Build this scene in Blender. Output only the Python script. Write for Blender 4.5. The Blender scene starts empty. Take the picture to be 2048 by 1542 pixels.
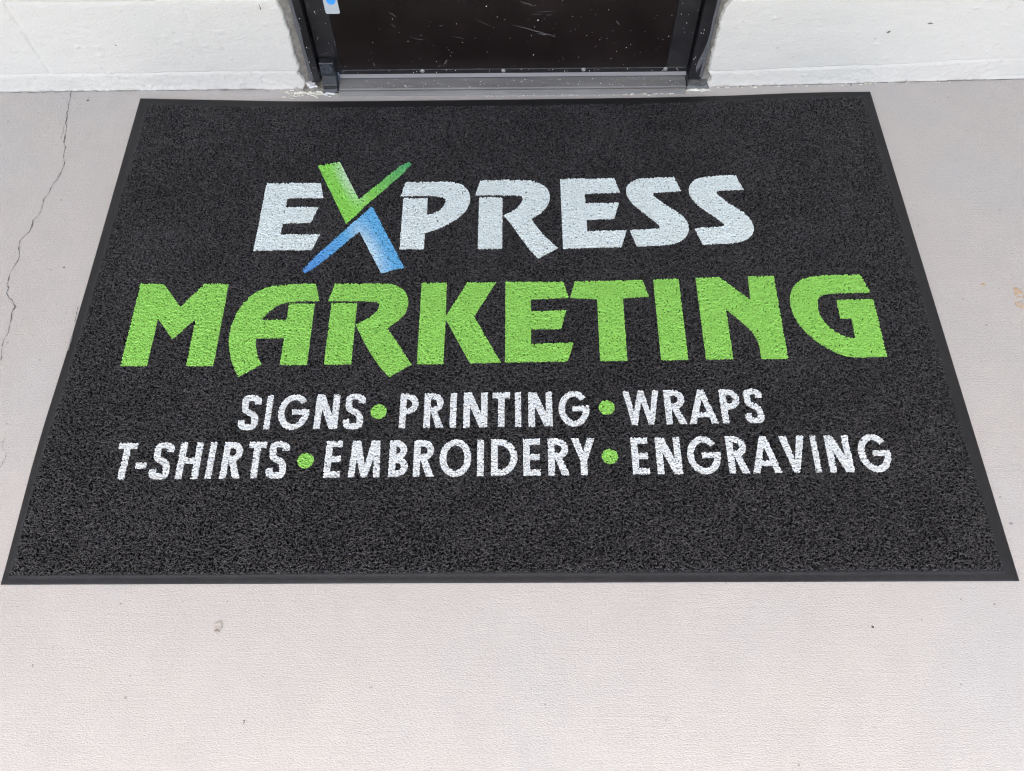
import bpy, json, math
import numpy as np
from mathutils import Matrix

DATA = json.loads(r'''{"cam":[1653.06928,0.496772617,0.00717429439,-0.0138203272,0.0158216935,-0.396371802,1.47505865],"poly":{"white":[[[-559.7,941.6],[-433.5,940.2],[-422.6,895.0],[-505.1,894.1],[-506.0,868.4],[-430.1,868.4],[-444.0,821.6],[-507.0,820.5],[-507.5,789.8],[-418.9,788.9],[-432.8,744.8],[-562.6,744.4]],[[-235.3,940.8],[-141.4,942.0],[-116.9,938.5],[-95.8,926.5],[-85.0,906.1],[-82.9,881.5],[-92.5,850.8],[-117.2,825.1],[-146.9,804.8],[-183.2,789.5],[-183.8,744.7],[-238.1,745.3],[-237.7,892.5],[-181.6,891.0],[-181.1,840.9],[-165.4,847.2],[-150.5,858.0],[-140.9,875.5],[-140.3,888.8],[-150.2,897.4],[-244.9,898.4]],[[-61.2,944.5],[48.1,945.5],[71.9,938.6],[92.0,922.7],[100.9,900.5],[99.3,878.7],[88.7,857.2],[73.3,840.2],[56.5,827.6],[72.4,798.0],[91.5,770.9],[114.6,745.3],[69.2,715.5],[48.6,744.8],[26.2,783.9],[6.7,819.7],[-7.2,838.9],[13.5,851.5],[28.6,866.4],[37.9,883.7],[35.6,894.6],[25.5,897.8],[-72.4,898.9]],[[-63.2,893.1],[-9.2,892.5],[-9.8,744.1],[-64.4,743.9]],[[125.0,947.0],[251.5,947.8],[262.9,904.0],[180.9,900.5],[181.3,872.6],[257.8,873.5],[243.7,825.7],[181.3,824.2],[180.8,792.7],[269.6,793.9],[254.8,745.9],[124.9,743.2]],[[390.7,949.9],[403.3,906.1],[338.7,901.5],[338.0,893.6],[349.6,880.3],[371.0,858.5],[395.7,838.9],[408.4,817.6],[410.9,794.5],[402.2,773.9],[384.2,757.7],[354.1,749.8],[289.0,747.2],[276.2,793.8],[340.5,796.5],[345.2,801.5],[341.6,809.9],[315.9,837.6],[291.3,863.6],[278.1,889.8],[275.4,909.6],[280.8,927.3],[297.2,942.8],[325.0,948.3]],[[535.7,953.7],[548.3,908.9],[487.1,906.5],[483.9,899.9],[491.5,887.5],[512.2,865.6],[539.2,843.8],[553.9,818.2],[556.2,793.0],[547.6,774.5],[531.0,761.1],[504.0,754.0],[435.5,751.0],[422.1,797.7],[485.6,801.3],[490.5,805.4],[487.1,812.6],[462.1,838.2],[432.2,868.6],[421.4,892.7],[420.2,912.5],[429.1,932.4],[444.1,944.8],[472.3,952.1]]],"green":[[[-795.1,657.2],[-745.0,656.7],[-697.3,596.4],[-655.1,655.8],[-603.1,655.3],[-602.5,449.6],[-658.5,450.1],[-659.4,563.4],[-698.8,514.9],[-739.3,566.8],[-738.8,450.8],[-793.9,451.3]],[[-414.1,653.5],[-401.1,608.3],[-460.4,607.7],[-482.3,602.1],[-500.0,588.7],[-511.0,575.3],[-518.8,562.1],[-465.9,561.6],[-465.7,603.5],[-410.4,601.4],[-410.1,450.4],[-466.0,450.9],[-465.5,515.4],[-524.3,515.2],[-521.1,493.0],[-513.9,471.1],[-503.5,452.3],[-547.2,423.2],[-564.3,453.5],[-575.7,486.2],[-581.3,515.7],[-580.9,549.4],[-573.4,583.6],[-558.6,614.5],[-536.0,637.9],[-504.8,649.6],[-465.9,653.2]],[[-372.5,654.3],[-262.5,653.2],[-239.3,649.0],[-222.2,636.9],[-211.3,615.1],[-209.5,595.6],[-215.3,572.6],[-230.3,555.6],[-250.9,538.0],[-234.0,512.5],[-196.0,450.3],[-239.0,420.5],[-257.3,440.2],[-281.7,476.3],[-303.8,516.9],[-318.6,548.8],[-294.7,561.9],[-279.7,575.1],[-271.2,590.4],[-273.6,602.1],[-282.0,606.0],[-382.6,608.2]],[[-375.0,603.4],[-319.9,602.1],[-319.5,450.7],[-375.4,451.2]],[[-184.4,654.2],[-129.6,654.3],[-129.4,567.0],[-85.2,653.9],[-22.3,653.9],[-69.2,565.6],[-12.3,452.7],[-76.0,451.2],[-129.1,559.4],[-130.5,450.0],[-184.8,450.4]],[[-2.8,654.1],[122.2,654.5],[133.0,611.3],[51.5,608.0],[51.8,577.7],[126.6,580.1],[113.7,533.4],[50.8,531.9],[50.2,497.5],[139.2,500.2],[124.8,454.4],[-4.0,452.6]],[[147.8,654.2],[294.0,656.7],[304.9,612.8],[248.5,609.3],[247.1,454.7],[191.1,454.7],[193.1,607.6],[135.1,611.3]],[[317.2,657.9],[372.6,659.4],[372.3,456.3],[316.3,455.0]],[[409.3,661.1],[460.9,662.6],[520.3,603.0],[523.0,664.3],[579.4,664.4],[576.9,456.6],[522.2,456.2],[521.7,514.4],[465.3,579.1],[464.6,456.7],[408.4,456.0]],[[767.5,666.3],[778.8,619.5],[706.6,618.2],[678.9,615.2],[666.7,608.1],[661.4,593.5],[659.7,569.3],[666.3,546.9],[678.6,527.9],[696.8,512.1],[711.3,505.8],[723.8,506.3],[725.6,553.4],[702.3,554.5],[702.9,601.9],[781.8,602.1],[780.1,460.0],[714.7,457.5],[689.8,463.2],[654.8,484.8],[628.3,512.8],[609.9,544.3],[602.4,579.5],[604.5,608.7],[613.8,631.7],[630.8,651.5],[657.5,663.0],[702.0,666.0]]],"xgreen":[[[-446.4,994.9],[-395.2,1006.1],[-340.2,889.6],[-288.0,949.1],[-255.4,985.8],[-230.1,1005.6],[-225.3,994.8],[-247.0,962.5],[-285.7,915.9],[-320.5,875.2],[-344.9,840.4],[-363.3,818.2]]],"xblue":[[[-308.1,869.8],[-224.7,695.0],[-274.3,680.2],[-331.0,795.2],[-349.5,776.4],[-391.3,727.1],[-420.9,696.9],[-440.5,681.8],[-448.1,691.1],[-424.0,725.4],[-394.8,762.2],[-365.0,799.8],[-346.8,823.2]]]},"words":[["signs",1,[["S",-529.6,-493.1],["I",-480.2,-468.6],["G",-455.3,-393.1],["N",-381.7,-334.4],["S",-322.5,-285.0]]],["printing",1,[["P",-213.7,-176.4],["R",-165.2,-125.2],["I",-113.5,-100.6],["N",-86.6,-38.8],["T",-29.0,6.0],["I",15.8,28.1],["N",42.2,90.2],["G",102.4,163.8]]],["wraps",1,[["W",231.7,304.2],["R",313.7,355.6],["A",359.4,417.2],["P",424.7,463.8],["S",473.2,507.9]]],["tshirts",2,[["T",-756.3,-720.0],["-",-715.5,-694.4],["S",-684.5,-648.5],["H",-635.2,-591.4],["I",-577.8,-565.5],["R",-550.2,-510.6],["T",-501.9,-468.0],["S",-460.8,-424.6]]],["embroidery",2,[["E",-351.8,-319.9],["M",-304.8,-243.3],["B",-227.9,-190.8],["R",-180.7,-140.1],["O",-130.4,-69.3],["I",-57.9,-45.0],["D",-31.2,19.6],["E",30.9,64.1],["R",78.7,120.0],["Y",124.5,170.2]]],["engraving",2,[["E",240.1,272.8],["N",287.3,335.5],["G",347.4,411.9],["R",424.2,464.2],["A",469.4,525.1],["V",528.2,577.9],["I",588.9,600.2],["N",616.3,663.2],["G",677.2,739.3]]]],"dots":[[-255.4,342.2,15.5,15.0],[198.3,347.7,15.8,15.0],[-388.8,237.9,16.0,15.1],[198.1,242.2,16.2,15.7]],"lines":[[9.42027e-07,0.00633438,383.635],[6.97814e-06,0.00693952,306.651],[2.10956e-06,0.00429921,279.979],[1.05158e-06,0.00318953,203.366]],"O":{"TL":[-917.9,1229.0],"TR":[910.0,1230.4],"BR":[916.0,-3.3],"BL":[-911.6,2.3]},"I":{"TL":[-891.8,1203.2],"TR":[887.4,1208.5],"BR":[892.1,12.7],"BL":[-898.6,16.7]},"topedge":[[-917.9,1229.0],[-742.0,1221.6],[-515.5,1213.1],[-265.5,1212.3],[-15.8,1213.3],[296.2,1215.1],[546.1,1219.6],[734.8,1229.0],[910.0,1230.4]],"leftedge":[[-917.9,1229.0],[-917.5,900.0],[-916.1,556.6],[-922.9,267.3],[-911.6,2.3]],"crack":[[[-1099.6,1261.3],[-1098.5,1250.9],[-1095.2,1220.0],[-1092.0,1199.6],[-1091.6,1180.8],[-1086.1,1162.8],[-1087.0,1152.9],[-1079.5,1136.3],[-1078.0,1113.5],[-1074.5,1094.1],[-1073.5,1084.5],[-1065.3,1067.2],[-1064.6,1049.5],[-1061.7,1030.7],[-1054.7,1012.1],[-1055.1,993.6],[-1058.1,969.3],[-1067.3,948.4],[-1067.8,927.5],[-1075.3,904.0],[-1072.0,886.5],[-1074.2,857.7],[-1083.7,843.6],[-1080.6,823.8],[-1084.1,804.2],[-1093.8,791.5],[-1096.5,782.2],[-1094.2,763.0],[-1084.3,738.5],[-1089.1,717.1],[-1093.8,698.6],[-1092.1,677.6],[-1091.5,662.0],[-1086.3,655.8],[-1085.5,641.4],[-1078.1,628.6],[-1067.4,620.9],[-1056.8,605.6],[-1060.1,590.7],[-1056.0,573.3],[-1056.1,556.1],[-1053.2,541.5],[-1057.9,522.2],[-1056.5,503.1],[-1051.8,484.2],[-1049.3,470.1]],[[-1086.1,1162.8],[-1086.5,1139.7],[-1085.6,1113.6],[-1084.5,1094.2]],[[-1049.0,471.2],[-1047.7,460.8]],[[-992.3,296.3],[-989.4,288.9],[-993.0,284.5],[-985.7,271.3],[-977.8,259.6],[-975.4,252.4],[-978.1,242.4],[-978.7,235.3],[-981.0,229.6]]],"base":[[[-1303.1,1260.3],[-1280.3,1258.5],[-1258.8,1261.3],[-1238.7,1255.9],[-1217.2,1258.7],[-1186.3,1254.2],[-1161.1,1257.0],[-1135.1,1256.7],[-1121.9,1263.3],[-1099.5,1262.5],[-1074.4,1266.4],[-1040.4,1263.9],[-1022.2,1265.7],[-984.6,1263.7],[-947.9,1265.3],[-916.8,1267.6],[-888.1,1263.5],[-854.9,1264.7],[-806.2,1262.0],[-754.3,1262.4],[-747.6,1266.5],[-725.5,1267.3],[-695.2,1263.8],[-672.7,1261.9],[-649.8,1258.0],[-620.3,1258.7],[-597.2,1252.1]],[[524.8,1251.9],[550.6,1252.6],[587.6,1255.3],[624.7,1257.4],[646.8,1257.6],[673.3,1263.1],[706.8,1265.2],[736.4,1265.9],[773.6,1268.1],[810.4,1268.1],[847.1,1267.7],[870.2,1272.6],[914.2,1271.6],[959.2,1275.2],[1014.0,1272.9],[1069.8,1275.4],[1142.8,1272.9],[1216.9,1274.6],[1308.5,1275.6],[1335.3,1276.3]]],"edgeL":[[-516.1,251.9],[-509.2,183.4],[-510.9,105.3],[-507.5,60.1],[-515.9,47.2],[-506.4,21.6],[-507.5,-5.3]],"edgeR":[[514.6,241.3],[501.7,222.6],[500.6,177.2],[500.9,134.0],[500.9,93.8],[500.9,60.3],[503.3,43.0],[510.2,27.6],[508.5,12.3],[503.6,7.3],[504.6,-3.7]],"misc":{"plateL":[[-412.0,178.3],[-408.3,44.1]],"plateR":[[398.0,226.9],[398.7,47.5]],"screws":[[-408.6,35.0],[-209.0,35.9],[-6.6,34.5],[193.3,35.4],[397.9,35.5]],"stick":[[-416.4,201.4],[-383.9,201.1],[-395.5,236.6]],"hole":[[-508.0,-74.0]],"mark":[[-439.3,-227.6],[-440.6,-235.4]],"rust":[[1099.9,625.5],[1108.6,615.0],[1093.7,586.7],[1085.6,588.1],[1099.9,579.0],[1030.2,641.9]],"speck":[[637.7,-82.2],[-1049.5,1225.6],[-978.5,708.4],[933.4,103.4],[868.2,1256.9]],"thr":[[-416.5,1231.7],[446.3,1226.4],[457.9,1265.2]],"whiteblob":[[[-487.3,1271.6]],[[-453.4,1249.8],[-454.8,1239.2]]],"wallspot":[[906.1,149.3],[995.9,170.4]]},"scuff":[[[-919.0,604.3],[-917.9,582.5],[-916.3,561.0]],[[-913.2,533.5],[-912.9,511.3],[-912.7,489.4]]]}''')
SC = bpy.context.scene
COL = SC.collection

# ------------------------------------------------------------------ camera
f_px, pitch, yaw, roll, cx, cy, cz = DATA['cam']
def _rot():
    c, s = math.cos(pitch), math.sin(pitch); Rx = np.array([[1,0,0],[0,c,-s],[0,s,c]])
    c, s = math.cos(yaw), math.sin(yaw); Rz = np.array([[c,-s,0],[s,c,0],[0,0,1]])
    c, s = math.cos(roll), math.sin(roll); Rr = np.array([[c,-s,0],[s,c,0],[0,0,1]])
    return Rz @ Rx @ Rr
R = _rot()
cam_data = bpy.data.cameras.new('camera')
cam = bpy.data.objects.new('camera', cam_data); COL.objects.link(cam)
M = Matrix.Identity(4)
for i in range(3):
    for j in range(3): M[i][j] = R[i, j]
M[0][3], M[1][3], M[2][3] = cx, cy, cz
cam.matrix_world = M
cam_data.sensor_width = 36.0
cam_data.lens = f_px / 2048 * 36.0
cam_data.clip_start = 0.02
cam_data.clip_end = 500
SC.camera = cam

# ------------------------------------------------------------------ light
SUN_EL, SUN_AZ = math.radians(62), math.radians(198)     # azimuth clockwise from +Y: high, in front of the shop, a little from its left
world = bpy.data.worlds.new('World'); SC.world = world; world.use_nodes = True
nt = world.node_tree
sky = nt.nodes.new('ShaderNodeTexSky'); sky.sky_type = 'NISHITA'; sky.sun_disc = False
sky.sun_elevation = SUN_EL; sky.sun_rotation = SUN_AZ
sky.dust_density = 4.0; sky.air_density = 1.0; sky.ozone_density = 1.0
bg = nt.nodes['Background']; bg.inputs[1].default_value = 0.15
nt.links.new(sky.outputs[0], bg.inputs[0])
sun_d = bpy.data.lights.new('sun', 'SUN'); sun_d.energy = 3.6; sun_d.angle = math.radians(0.5)
sun_d.color = (1.0, 0.93, 0.84)
sun = bpy.data.objects.new('sun', sun_d); COL.objects.link(sun)
sun.location = (0, -5, 8)
# direction towards the sun
sdir = np.array([math.sin(SUN_AZ)*math.cos(SUN_EL), math.cos(SUN_AZ)*math.cos(SUN_EL), math.sin(SUN_EL)])
from mathutils import Vector
sun.rotation_euler = Vector((-sdir[0], -sdir[1], -sdir[2])).to_track_quat('-Z', 'Y').to_euler()
SC.view_settings.view_transform = 'Standard'
SC.view_settings.look = 'None'
SC.view_settings.exposure = 2.15
SC.view_settings.gamma = 1.0
SC.render.engine = 'CYCLES'
SC.cycles.use_denoising = True
SC.cycles.denoising_prefilter = 'NONE'
SC.cycles.filter_width = 1.15

# ------------------------------------------------------------------ helpers
def tag(o, label=None, cat=None, kind=None, group=None):
    if label: o['label'] = label
    if cat: o['category'] = cat
    if kind: o['kind'] = kind
    if group: o['group'] = group
    return o

def empty(name, loc=(0,0,0)):
    o = bpy.data.objects.new(name, None); COL.objects.link(o); o.location = loc
    o.empty_display_size = 0.05
    return o

def link(name, me, mats, parent=None):
    if not isinstance(mats, (list, tuple)): mats = [mats]
    for m in mats: me.materials.append(m)
    o = bpy.data.objects.new(name, me); COL.objects.link(o)
    if parent is not None:
        o.parent = parent
        o.matrix_parent_inverse = Matrix.Translation(-parent.location)
    return o

def np_mesh(name, V, Q, smooth=True, colors=None):
    """V (n,3), Q (m,4) numpy quads"""
    me = bpy.data.meshes.new(name)
    me.vertices.add(len(V)); me.vertices.foreach_set('co', np.ascontiguousarray(V, dtype=np.float32).ravel())
    k = Q.shape[1]
    me.loops.add(len(Q)*k); me.loops.foreach_set('vertex_index', np.ascontiguousarray(Q, dtype=np.int32).ravel())
    me.polygons.add(len(Q)); me.polygons.foreach_set('loop_start', np.arange(0, len(Q)*k, k, dtype=np.int32))
    if colors is not None:
        a = me.attributes.new('ink', 'FLOAT_COLOR', 'POINT')
        a.data.foreach_set('color', np.ascontiguousarray(colors, dtype=np.float32).ravel())
    me.update(calc_edges=True)
    if smooth: me.polygons.foreach_set('use_smooth', np.ones(len(Q), dtype=bool))
    return me

def mesh(name, verts, faces, mat, parent=None, smooth=False, bevel=0, seg=2):
    me = bpy.data.meshes.new(name); me.from_pydata([tuple(v) for v in verts], [], faces); me.update()
    if smooth:
        for p in me.polygons: p.use_smooth = True
    o = link(name, me, mat, parent)
    if bevel:
        b = o.modifiers.new('bevel', 'BEVEL'); b.width = bevel; b.segments = seg; b.limit_method = 'ANGLE'; b.angle_limit = math.radians(35)
    return o

def boxvf(x0, x1, y0, y1, z0, z1):
    v = [(x0,y0,z0),(x1,y0,z0),(x1,y1,z0),(x0,y1,z0),(x0,y0,z1),(x1,y0,z1),(x1,y1,z1),(x0,y1,z1)]
    f = [(0,3,2,1),(4,5,6,7),(0,1,5,4),(1,2,6,5),(2,3,7,6),(3,0,4,7)]
    return v, f
def box(name, b, mat, parent=None, bevel=0.0):
    v, f = boxvf(*b); return mesh(name, v, f, mat, parent, bevel=bevel)
def extrude_x(name, prof, x0, x1, mat, parent=None, bevel=0):
    """closed (y,z) profile, counter-clockwise seen from +x, swept from x0 to x1"""
    n = len(prof); v = [(x0, y, z) for y, z in prof] + [(x1, y, z) for y, z in prof]
    f = [(i, i+n, (i+1) % n + n, (i+1) % n) for i in range(n)]
    f += [tuple(range(n)), tuple(range(2*n-1, n-1, -1))]
    o = mesh(name, v, f, mat, parent, bevel=bevel)
    import bmesh
    bm = bmesh.new(); bm.from_mesh(o.data); bmesh.ops.recalc_face_normals(bm, faces=bm.faces); bm.to_mesh(o.data); bm.free()
    return o

rng = np.random.default_rng(11)
def vnoise(x, y, scale, seed=0):
    """smooth value noise, vectorised, range about -1..1"""
    xs = np.asarray(x)/scale; ys = np.asarray(y)/scale
    xi = np.floor(xs).astype(np.int64); yi = np.floor(ys).astype(np.int64)
    fx = xs-xi; fy = ys-yi; fx = fx*fx*(3-2*fx); fy = fy*fy*(3-2*fy)
    def h(a, b):
        n = (a*374761393 + b*668265263 + seed*974634777) & 0xffffffff
        n = ((n ^ (n >> 13))*1274126177) & 0xffffffff
        n = n ^ (n >> 16)
        return (n & 0xffff)/32767.5 - 1
    return (h(xi,yi)*(1-fx)+h(xi+1,yi)*fx)*(1-fy) + (h(xi,yi+1)*(1-fx)+h(xi+1,yi+1)*fx)*fy

# ------------------------------------------------------------------ materials
def new_mat(name):
    m = bpy.data.materials.new(name); m.use_nodes = True
    n = m.node_tree.nodes; return m, n, m.node_tree.links, n['Principled BSDF']
def node(n, t, **kw):
    o = n.new(t)
    for k, v in kw.items():
        if k in ('operation','blend_type','data_type','feature','attribute_name','noise_dimensions','clamp','interpolation_type'): setattr(o, k, v)
        else: o.inputs[k].default_value = v
    return o
def coords(n, l, scale=(1,1,1)):
    g = n.new('ShaderNodeNewGeometry'); mp = n.new('ShaderNodeMapping'); mp.inputs['Scale'].default_value = scale
    l.new(g.outputs['Position'], mp.inputs['Vector']); return mp.outputs[0]
def ramp(n, l, src, stops):
    r = n.new('ShaderNodeValToRGB'); l.new(src, r.inputs[0])
    e = r.color_ramp.elements
    while len(e) > 1: e.remove(e[-1])
    e[0].position = stops[0][0]; e[0].color = stops[0][1] if len(stops[0][1]) == 4 else (*stops[0][1], 1)
    for p, c in stops[1:]:
        k = e.new(p); k.color = c if len(c) == 4 else (*c, 1)
    return r.outputs[0]
def g3(v): return (v, v, v, 1)

def floor_material():
    m, n, l, b = new_mat('painted_concrete')
    # colour: pale warm grey with soft worn patches
    c0 = coords(n, l)
    n1 = node(n, 'ShaderNodeTexNoise', Scale=1.7, Detail=5.0, Roughness=0.6); l.new(c0, n1.inputs['Vector'])
    base = ramp(n, l, n1.outputs['Fac'], [(0.3, (0.515,0.503,0.482)), (0.5, (0.545,0.515,0.486)), (0.7, (0.520,0.513,0.499))])
    n2 = node(n, 'ShaderNodeTexNoise', Scale=9.0, Detail=6.0, Roughness=0.65); l.new(c0, n2.inputs['Vector'])
    dirt = ramp(n, l, n2.outputs['Fac'], [(0.3, g3(0.955)), (0.6, g3(1.0))])
    mx = node(n, 'ShaderNodeMixRGB', blend_type='MULTIPLY', Fac=1.0); l.new(base, mx.inputs[1]); l.new(dirt, mx.inputs[2])
    # dark pin holes
    vr = node(n, 'ShaderNodeTexNoise', Scale=400.0, Detail=2.0, Roughness=0.7); cs = coords(n, l, (0.6,1,1)); l.new(cs, vr.inputs['Vector'])
    pin = ramp(n, l, vr.outputs['Fac'], [(0.25, g3(0.62)), (0.36, g3(0.93)), (0.65, g3(1.03))])
    mx2 = node(n, 'ShaderNodeMixRGB', blend_type='MULTIPLY', Fac=1.0); l.new(mx.outputs[0], mx2.inputs[1]); l.new(pin, mx2.inputs[2])
    po = node(n, 'ShaderNodeTexNoise', Scale=75.0, Detail=1.0); l.new(c0, po.inputs['Vector'])
    mx3 = node(n, 'ShaderNodeMixRGB', blend_type='MULTIPLY', Fac=1.0); l.new(mx2.outputs[0], mx3.inputs[1]); l.new(ramp(n, l, po.outputs['Fac'], [(0.20, (0.62,0.6,0.57)), (0.24, g3(1.0))]), mx3.inputs[2])
    l.new(mx3.outputs[0], b.inputs['Base Color'])
    b.inputs['Roughness'].default_value = 0.62
    b.inputs['Specular IOR Level'].default_value = 0.35
    # broom finish + grain
    ca = coords(n, l, (0.55, 1, 1))
    a = node(n, 'ShaderNodeTexNoise', Scale=430.0, Detail=2.0, Roughness=0.7); l.new(ca, a.inputs['Vector'])
    cb = coords(n, l, (0.05, 1, 1))
    s = node(n, 'ShaderNodeTexNoise', Scale=210.0, Detail=3.0, Roughness=0.6); l.new(cb, s.inputs['Vector'])
    c = node(n, 'ShaderNodeTexNoise', Scale=14.0, Detail=3.0); l.new(c0, c.inputs['Vector'])
    add = node(n, 'ShaderNodeMath', operation='MULTIPLY_ADD'); l.new(s.outputs['Fac'], add.inputs[0]); add.inputs[1].default_value = 0.35; l.new(a.outputs['Fac'], add.inputs[2])
    add2 = node(n, 'ShaderNodeMath', operation='MULTIPLY_ADD'); l.new(c.outputs['Fac'], add2.inputs[0]); add2.inputs[1].default_value = 0.8; l.new(add.outputs[0], add2.inputs[2])
    bp = node(n, 'ShaderNodeBump', Strength=0.9, Distance=0.00115); l.new(add2.outputs[0], bp.inputs['Height'])
    l.new(bp.outputs[0], b.inputs['Normal'])
    return m

def wall_material():
    m, n, l, b = new_mat('white_masonry_paint')
    c0 = coords(n, l)
    n1 = node(n, 'ShaderNodeTexNoise', Scale=3.0, Detail=4.0); l.new(c0, n1.inputs['Vector'])
    base = ramp(n, l, n1.outputs['Fac'], [(0.35, (0.585,0.570,0.522)), (0.65, (0.608,0.580,0.528))])
    n2 = node(n, 'ShaderNodeTexNoise', Scale=45.0, Detail=4.0); l.new(c0, n2.inputs['Vector'])
    sp = ramp(n, l, n2.outputs['Fac'], [(0.24, (0.86,0.85,0.82)), (0.34, g3(1))])
    mx = node(n, 'ShaderNodeMixRGB', blend_type='MULTIPLY', Fac=1.0); l.new(base, mx.inputs[1]); l.new(sp, mx.inputs[2])
    l.new(mx.outputs[0], b.inputs['Base Color'])
    b.inputs['Roughness'].default_value = 0.5
    ca = coords(n, l, (0.45, 1, 1))
    a = node(n, 'ShaderNodeTexNoise', Scale=300.0, Detail=3.0, Roughness=0.65); l.new(ca, a.inputs['Vector'])
    c = node(n, 'ShaderNodeTexNoise', Scale=38.0, Detail=3.0, Roughness=0.55, Distortion=0.8); l.new(ca, c.inputs['Vector'])
    add = node(n, 'ShaderNodeMath', operation='MULTIPLY_ADD'); l.new(c.outputs['Fac'], add.inputs[0]); add.inputs[1].default_value = 0.7; l.new(a.outputs['Fac'], add.inputs[2])
    bp = node(n, 'ShaderNodeBump', Strength=0.9, Distance=0.0017); l.new(add.outputs[0], bp.inputs['Height'])
    l.new(bp.outputs[0], b.inputs['Normal'])
    return m

def simple(name, col, rough=0.5, metal=0.0, var=0.12, vscale=30.0, bump=0.0, bscale=200.0, spec=0.5, stretch=(1,1,1)):
    m, n, l, b = new_mat(name)
    c0 = coords(n, l, stretch)
    n1 = node(n, 'ShaderNodeTexNoise', Scale=vscale, Detail=5.0, Roughness=0.65); l.new(c0, n1.inputs['Vector'])
    lo = tuple(c*(1-var) for c in col); hi = tuple(min(1, c*(1+var)) for c in col)
    l.new(ramp(n, l, n1.outputs['Fac'], [(0.3, lo), (0.7, hi)]), b.inputs['Base Color'])
    rr = node(n, 'ShaderNodeMapRange'); l.new(n1.outputs['Fac'], rr.inputs['Value']); rr.inputs['To Min'].default_value = max(0, rough-0.12); rr.inputs['To Max'].default_value = min(1, rough+0.12)
    l.new(rr.outputs[0], b.inputs['Roughness'])
    b.inputs['Metallic'].default_value = metal
    b.inputs['Specular IOR Level'].default_value = spec
    if bump:
        a = node(n, 'ShaderNodeTexNoise', Scale=bscale, Detail=3.0); l.new(c0, a.inputs['Vector'])
        bp = node(n, 'ShaderNodeBump', Strength=0.8, Distance=bump); l.new(a.outputs['Fac'], bp.inputs['Height']); l.new(bp.outputs[0], b.inputs['Normal'])
    return m

def pile_material(name, ink=None, attr=False):
    """coiled vinyl: the dye sits on the tops of the coils, deep strands stay undyed and are painted near black for gap shade"""
    m, n, l, b = new_mat(name)
    c0 = coords(n, l)
    nz = node(n, 'ShaderNodeTexNoise', Scale=300.0, Detail=2.0); l.new(c0, nz.inputs['Vector'])
    big = node(n, 'ShaderNodeTexNoise', Scale=6.0, Detail=4.0); l.new(c0, big.inputs['Vector'])
    g = n.new('ShaderNodeNewGeometry'); sx = n.new('ShaderNodeSeparateXYZ'); l.new(g.outputs['Position'], sx.inputs[0])
    # strands (greyed by dust) blacken towards the backing: gap shade painted into the colour
    strand = ramp(n, l, nz.outputs['Fac'], [(0.3, (0.022,0.0215,0.0225)), (0.72, (0.098,0.095,0.098))])
    lv = node(n, 'ShaderNodeMapRange'); l.new(sx.outputs['Z'], lv.inputs['Value']); lv.inputs['From Min'].default_value = 0.0062; lv.inputs['From Max'].default_value = 0.0088
    m0 = node(n, 'ShaderNodeMixRGB', blend_type='MIX'); l.new(lv.outputs[0], m0.inputs[0]); m0.inputs[1].default_value = (0.003,0.003,0.003,1); l.new(strand, m0.inputs[2])
    if ink is None and not attr:
        l.new(m0.outputs[0], b.inputs['Base Color'])
    else:
        if attr:
            at = n.new('ShaderNodeAttribute'); at.attribute_name = 'ink'; src = at.outputs['Color']
        else:
            lo = tuple(c*0.86 for c in ink); hi = tuple(min(1, c*1.1) for c in ink)
            src = ramp(n, l, nz.outputs['Fac'], [(0.3, lo), (0.7, hi)])
        mr = node(n, 'ShaderNodeMapRange'); l.new(sx.outputs['Z'], mr.inputs['Value'])
        mr.inputs['From Min'].default_value = 0.0034; mr.inputs['From Max'].default_value = 0.0056
        mx = node(n, 'ShaderNodeMixRGB', blend_type='MIX'); l.new(mr.outputs[0], mx.inputs[0]); l.new(m0.outputs[0], mx.inputs[1]); l.new(src, mx.inputs[2])
        l.new(mx.outputs[0], b.inputs['Base Color'])
    b.inputs['Roughness'].default_value = 0.5
    b.inputs['Specular IOR Level'].default_value = 0.22
    return m

M_floor = floor_material()
M_wall = wall_material()
M_mortar = simple('grey_mortar', (0.20,0.185,0.16), 0.85, bump=0.003, bscale=120, var=0.3, vscale=60)
M_bronze = simple('dark_bronze_aluminium', (0.014,0.013,0.014), 0.38, var=0.4, vscale=18, spec=0.5)
M_plate = simple('brown_black_kick_plate', (0.0085,0.0052,0.0047), 0.32, var=0.35, vscale=7, spec=0.45)
M_thr = simple('worn_threshold_aluminium', (0.225,0.222,0.215), 0.5, metal=0.2, var=0.22, vscale=26, stretch=(0.15,1,1), bump=0.0004, bscale=400)
M_sweep = simple('grey_sweep_aluminium', (0.235,0.222,0.222), 0.5, metal=0.2, var=0.12, vscale=30, stretch=(0.1,1,1))
M_hinge = simple('black_pivot_casting', (0.018,0.021,0.026), 0.38, var=0.4, vscale=80, bump=0.0006, bscale=240)
M_screw = simple('zinc_screw', (0.32,0.32,0.31), 0.45, metal=0.6, var=0.3, vscale=300)
M_rubber = simple('black_rubber', (0.0150,0.0150,0.0162), 0.62, spec=0.35, var=0.35, vscale=45, bump=0.0008, bscale=420)
M_crack = simple('dark_crack', (0.15,0.145,0.14), 0.95, var=0.4, vscale=90)
M_crack2 = simple('grey_base_gap', (0.17,0.165,0.16), 0.95, var=0.5, vscale=60)
M_hair = simple('hairline_crack', (0.26,0.25,0.24), 0.95, var=0.3, vscale=90)
M_white = simple('white_paint_drops', (0.80,0.80,0.78), 0.5, var=0.06, vscale=90, bump=0.001, bscale=200)
M_flake = simple('cream_paint_flakes', (0.72,0.70,0.60), 0.6, var=0.15, vscale=90, bump=0.001, bscale=200)
M_scratch = simple('pale_scratch', (0.085,0.083,0.085), 0.6, var=0.3, vscale=200)
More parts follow.
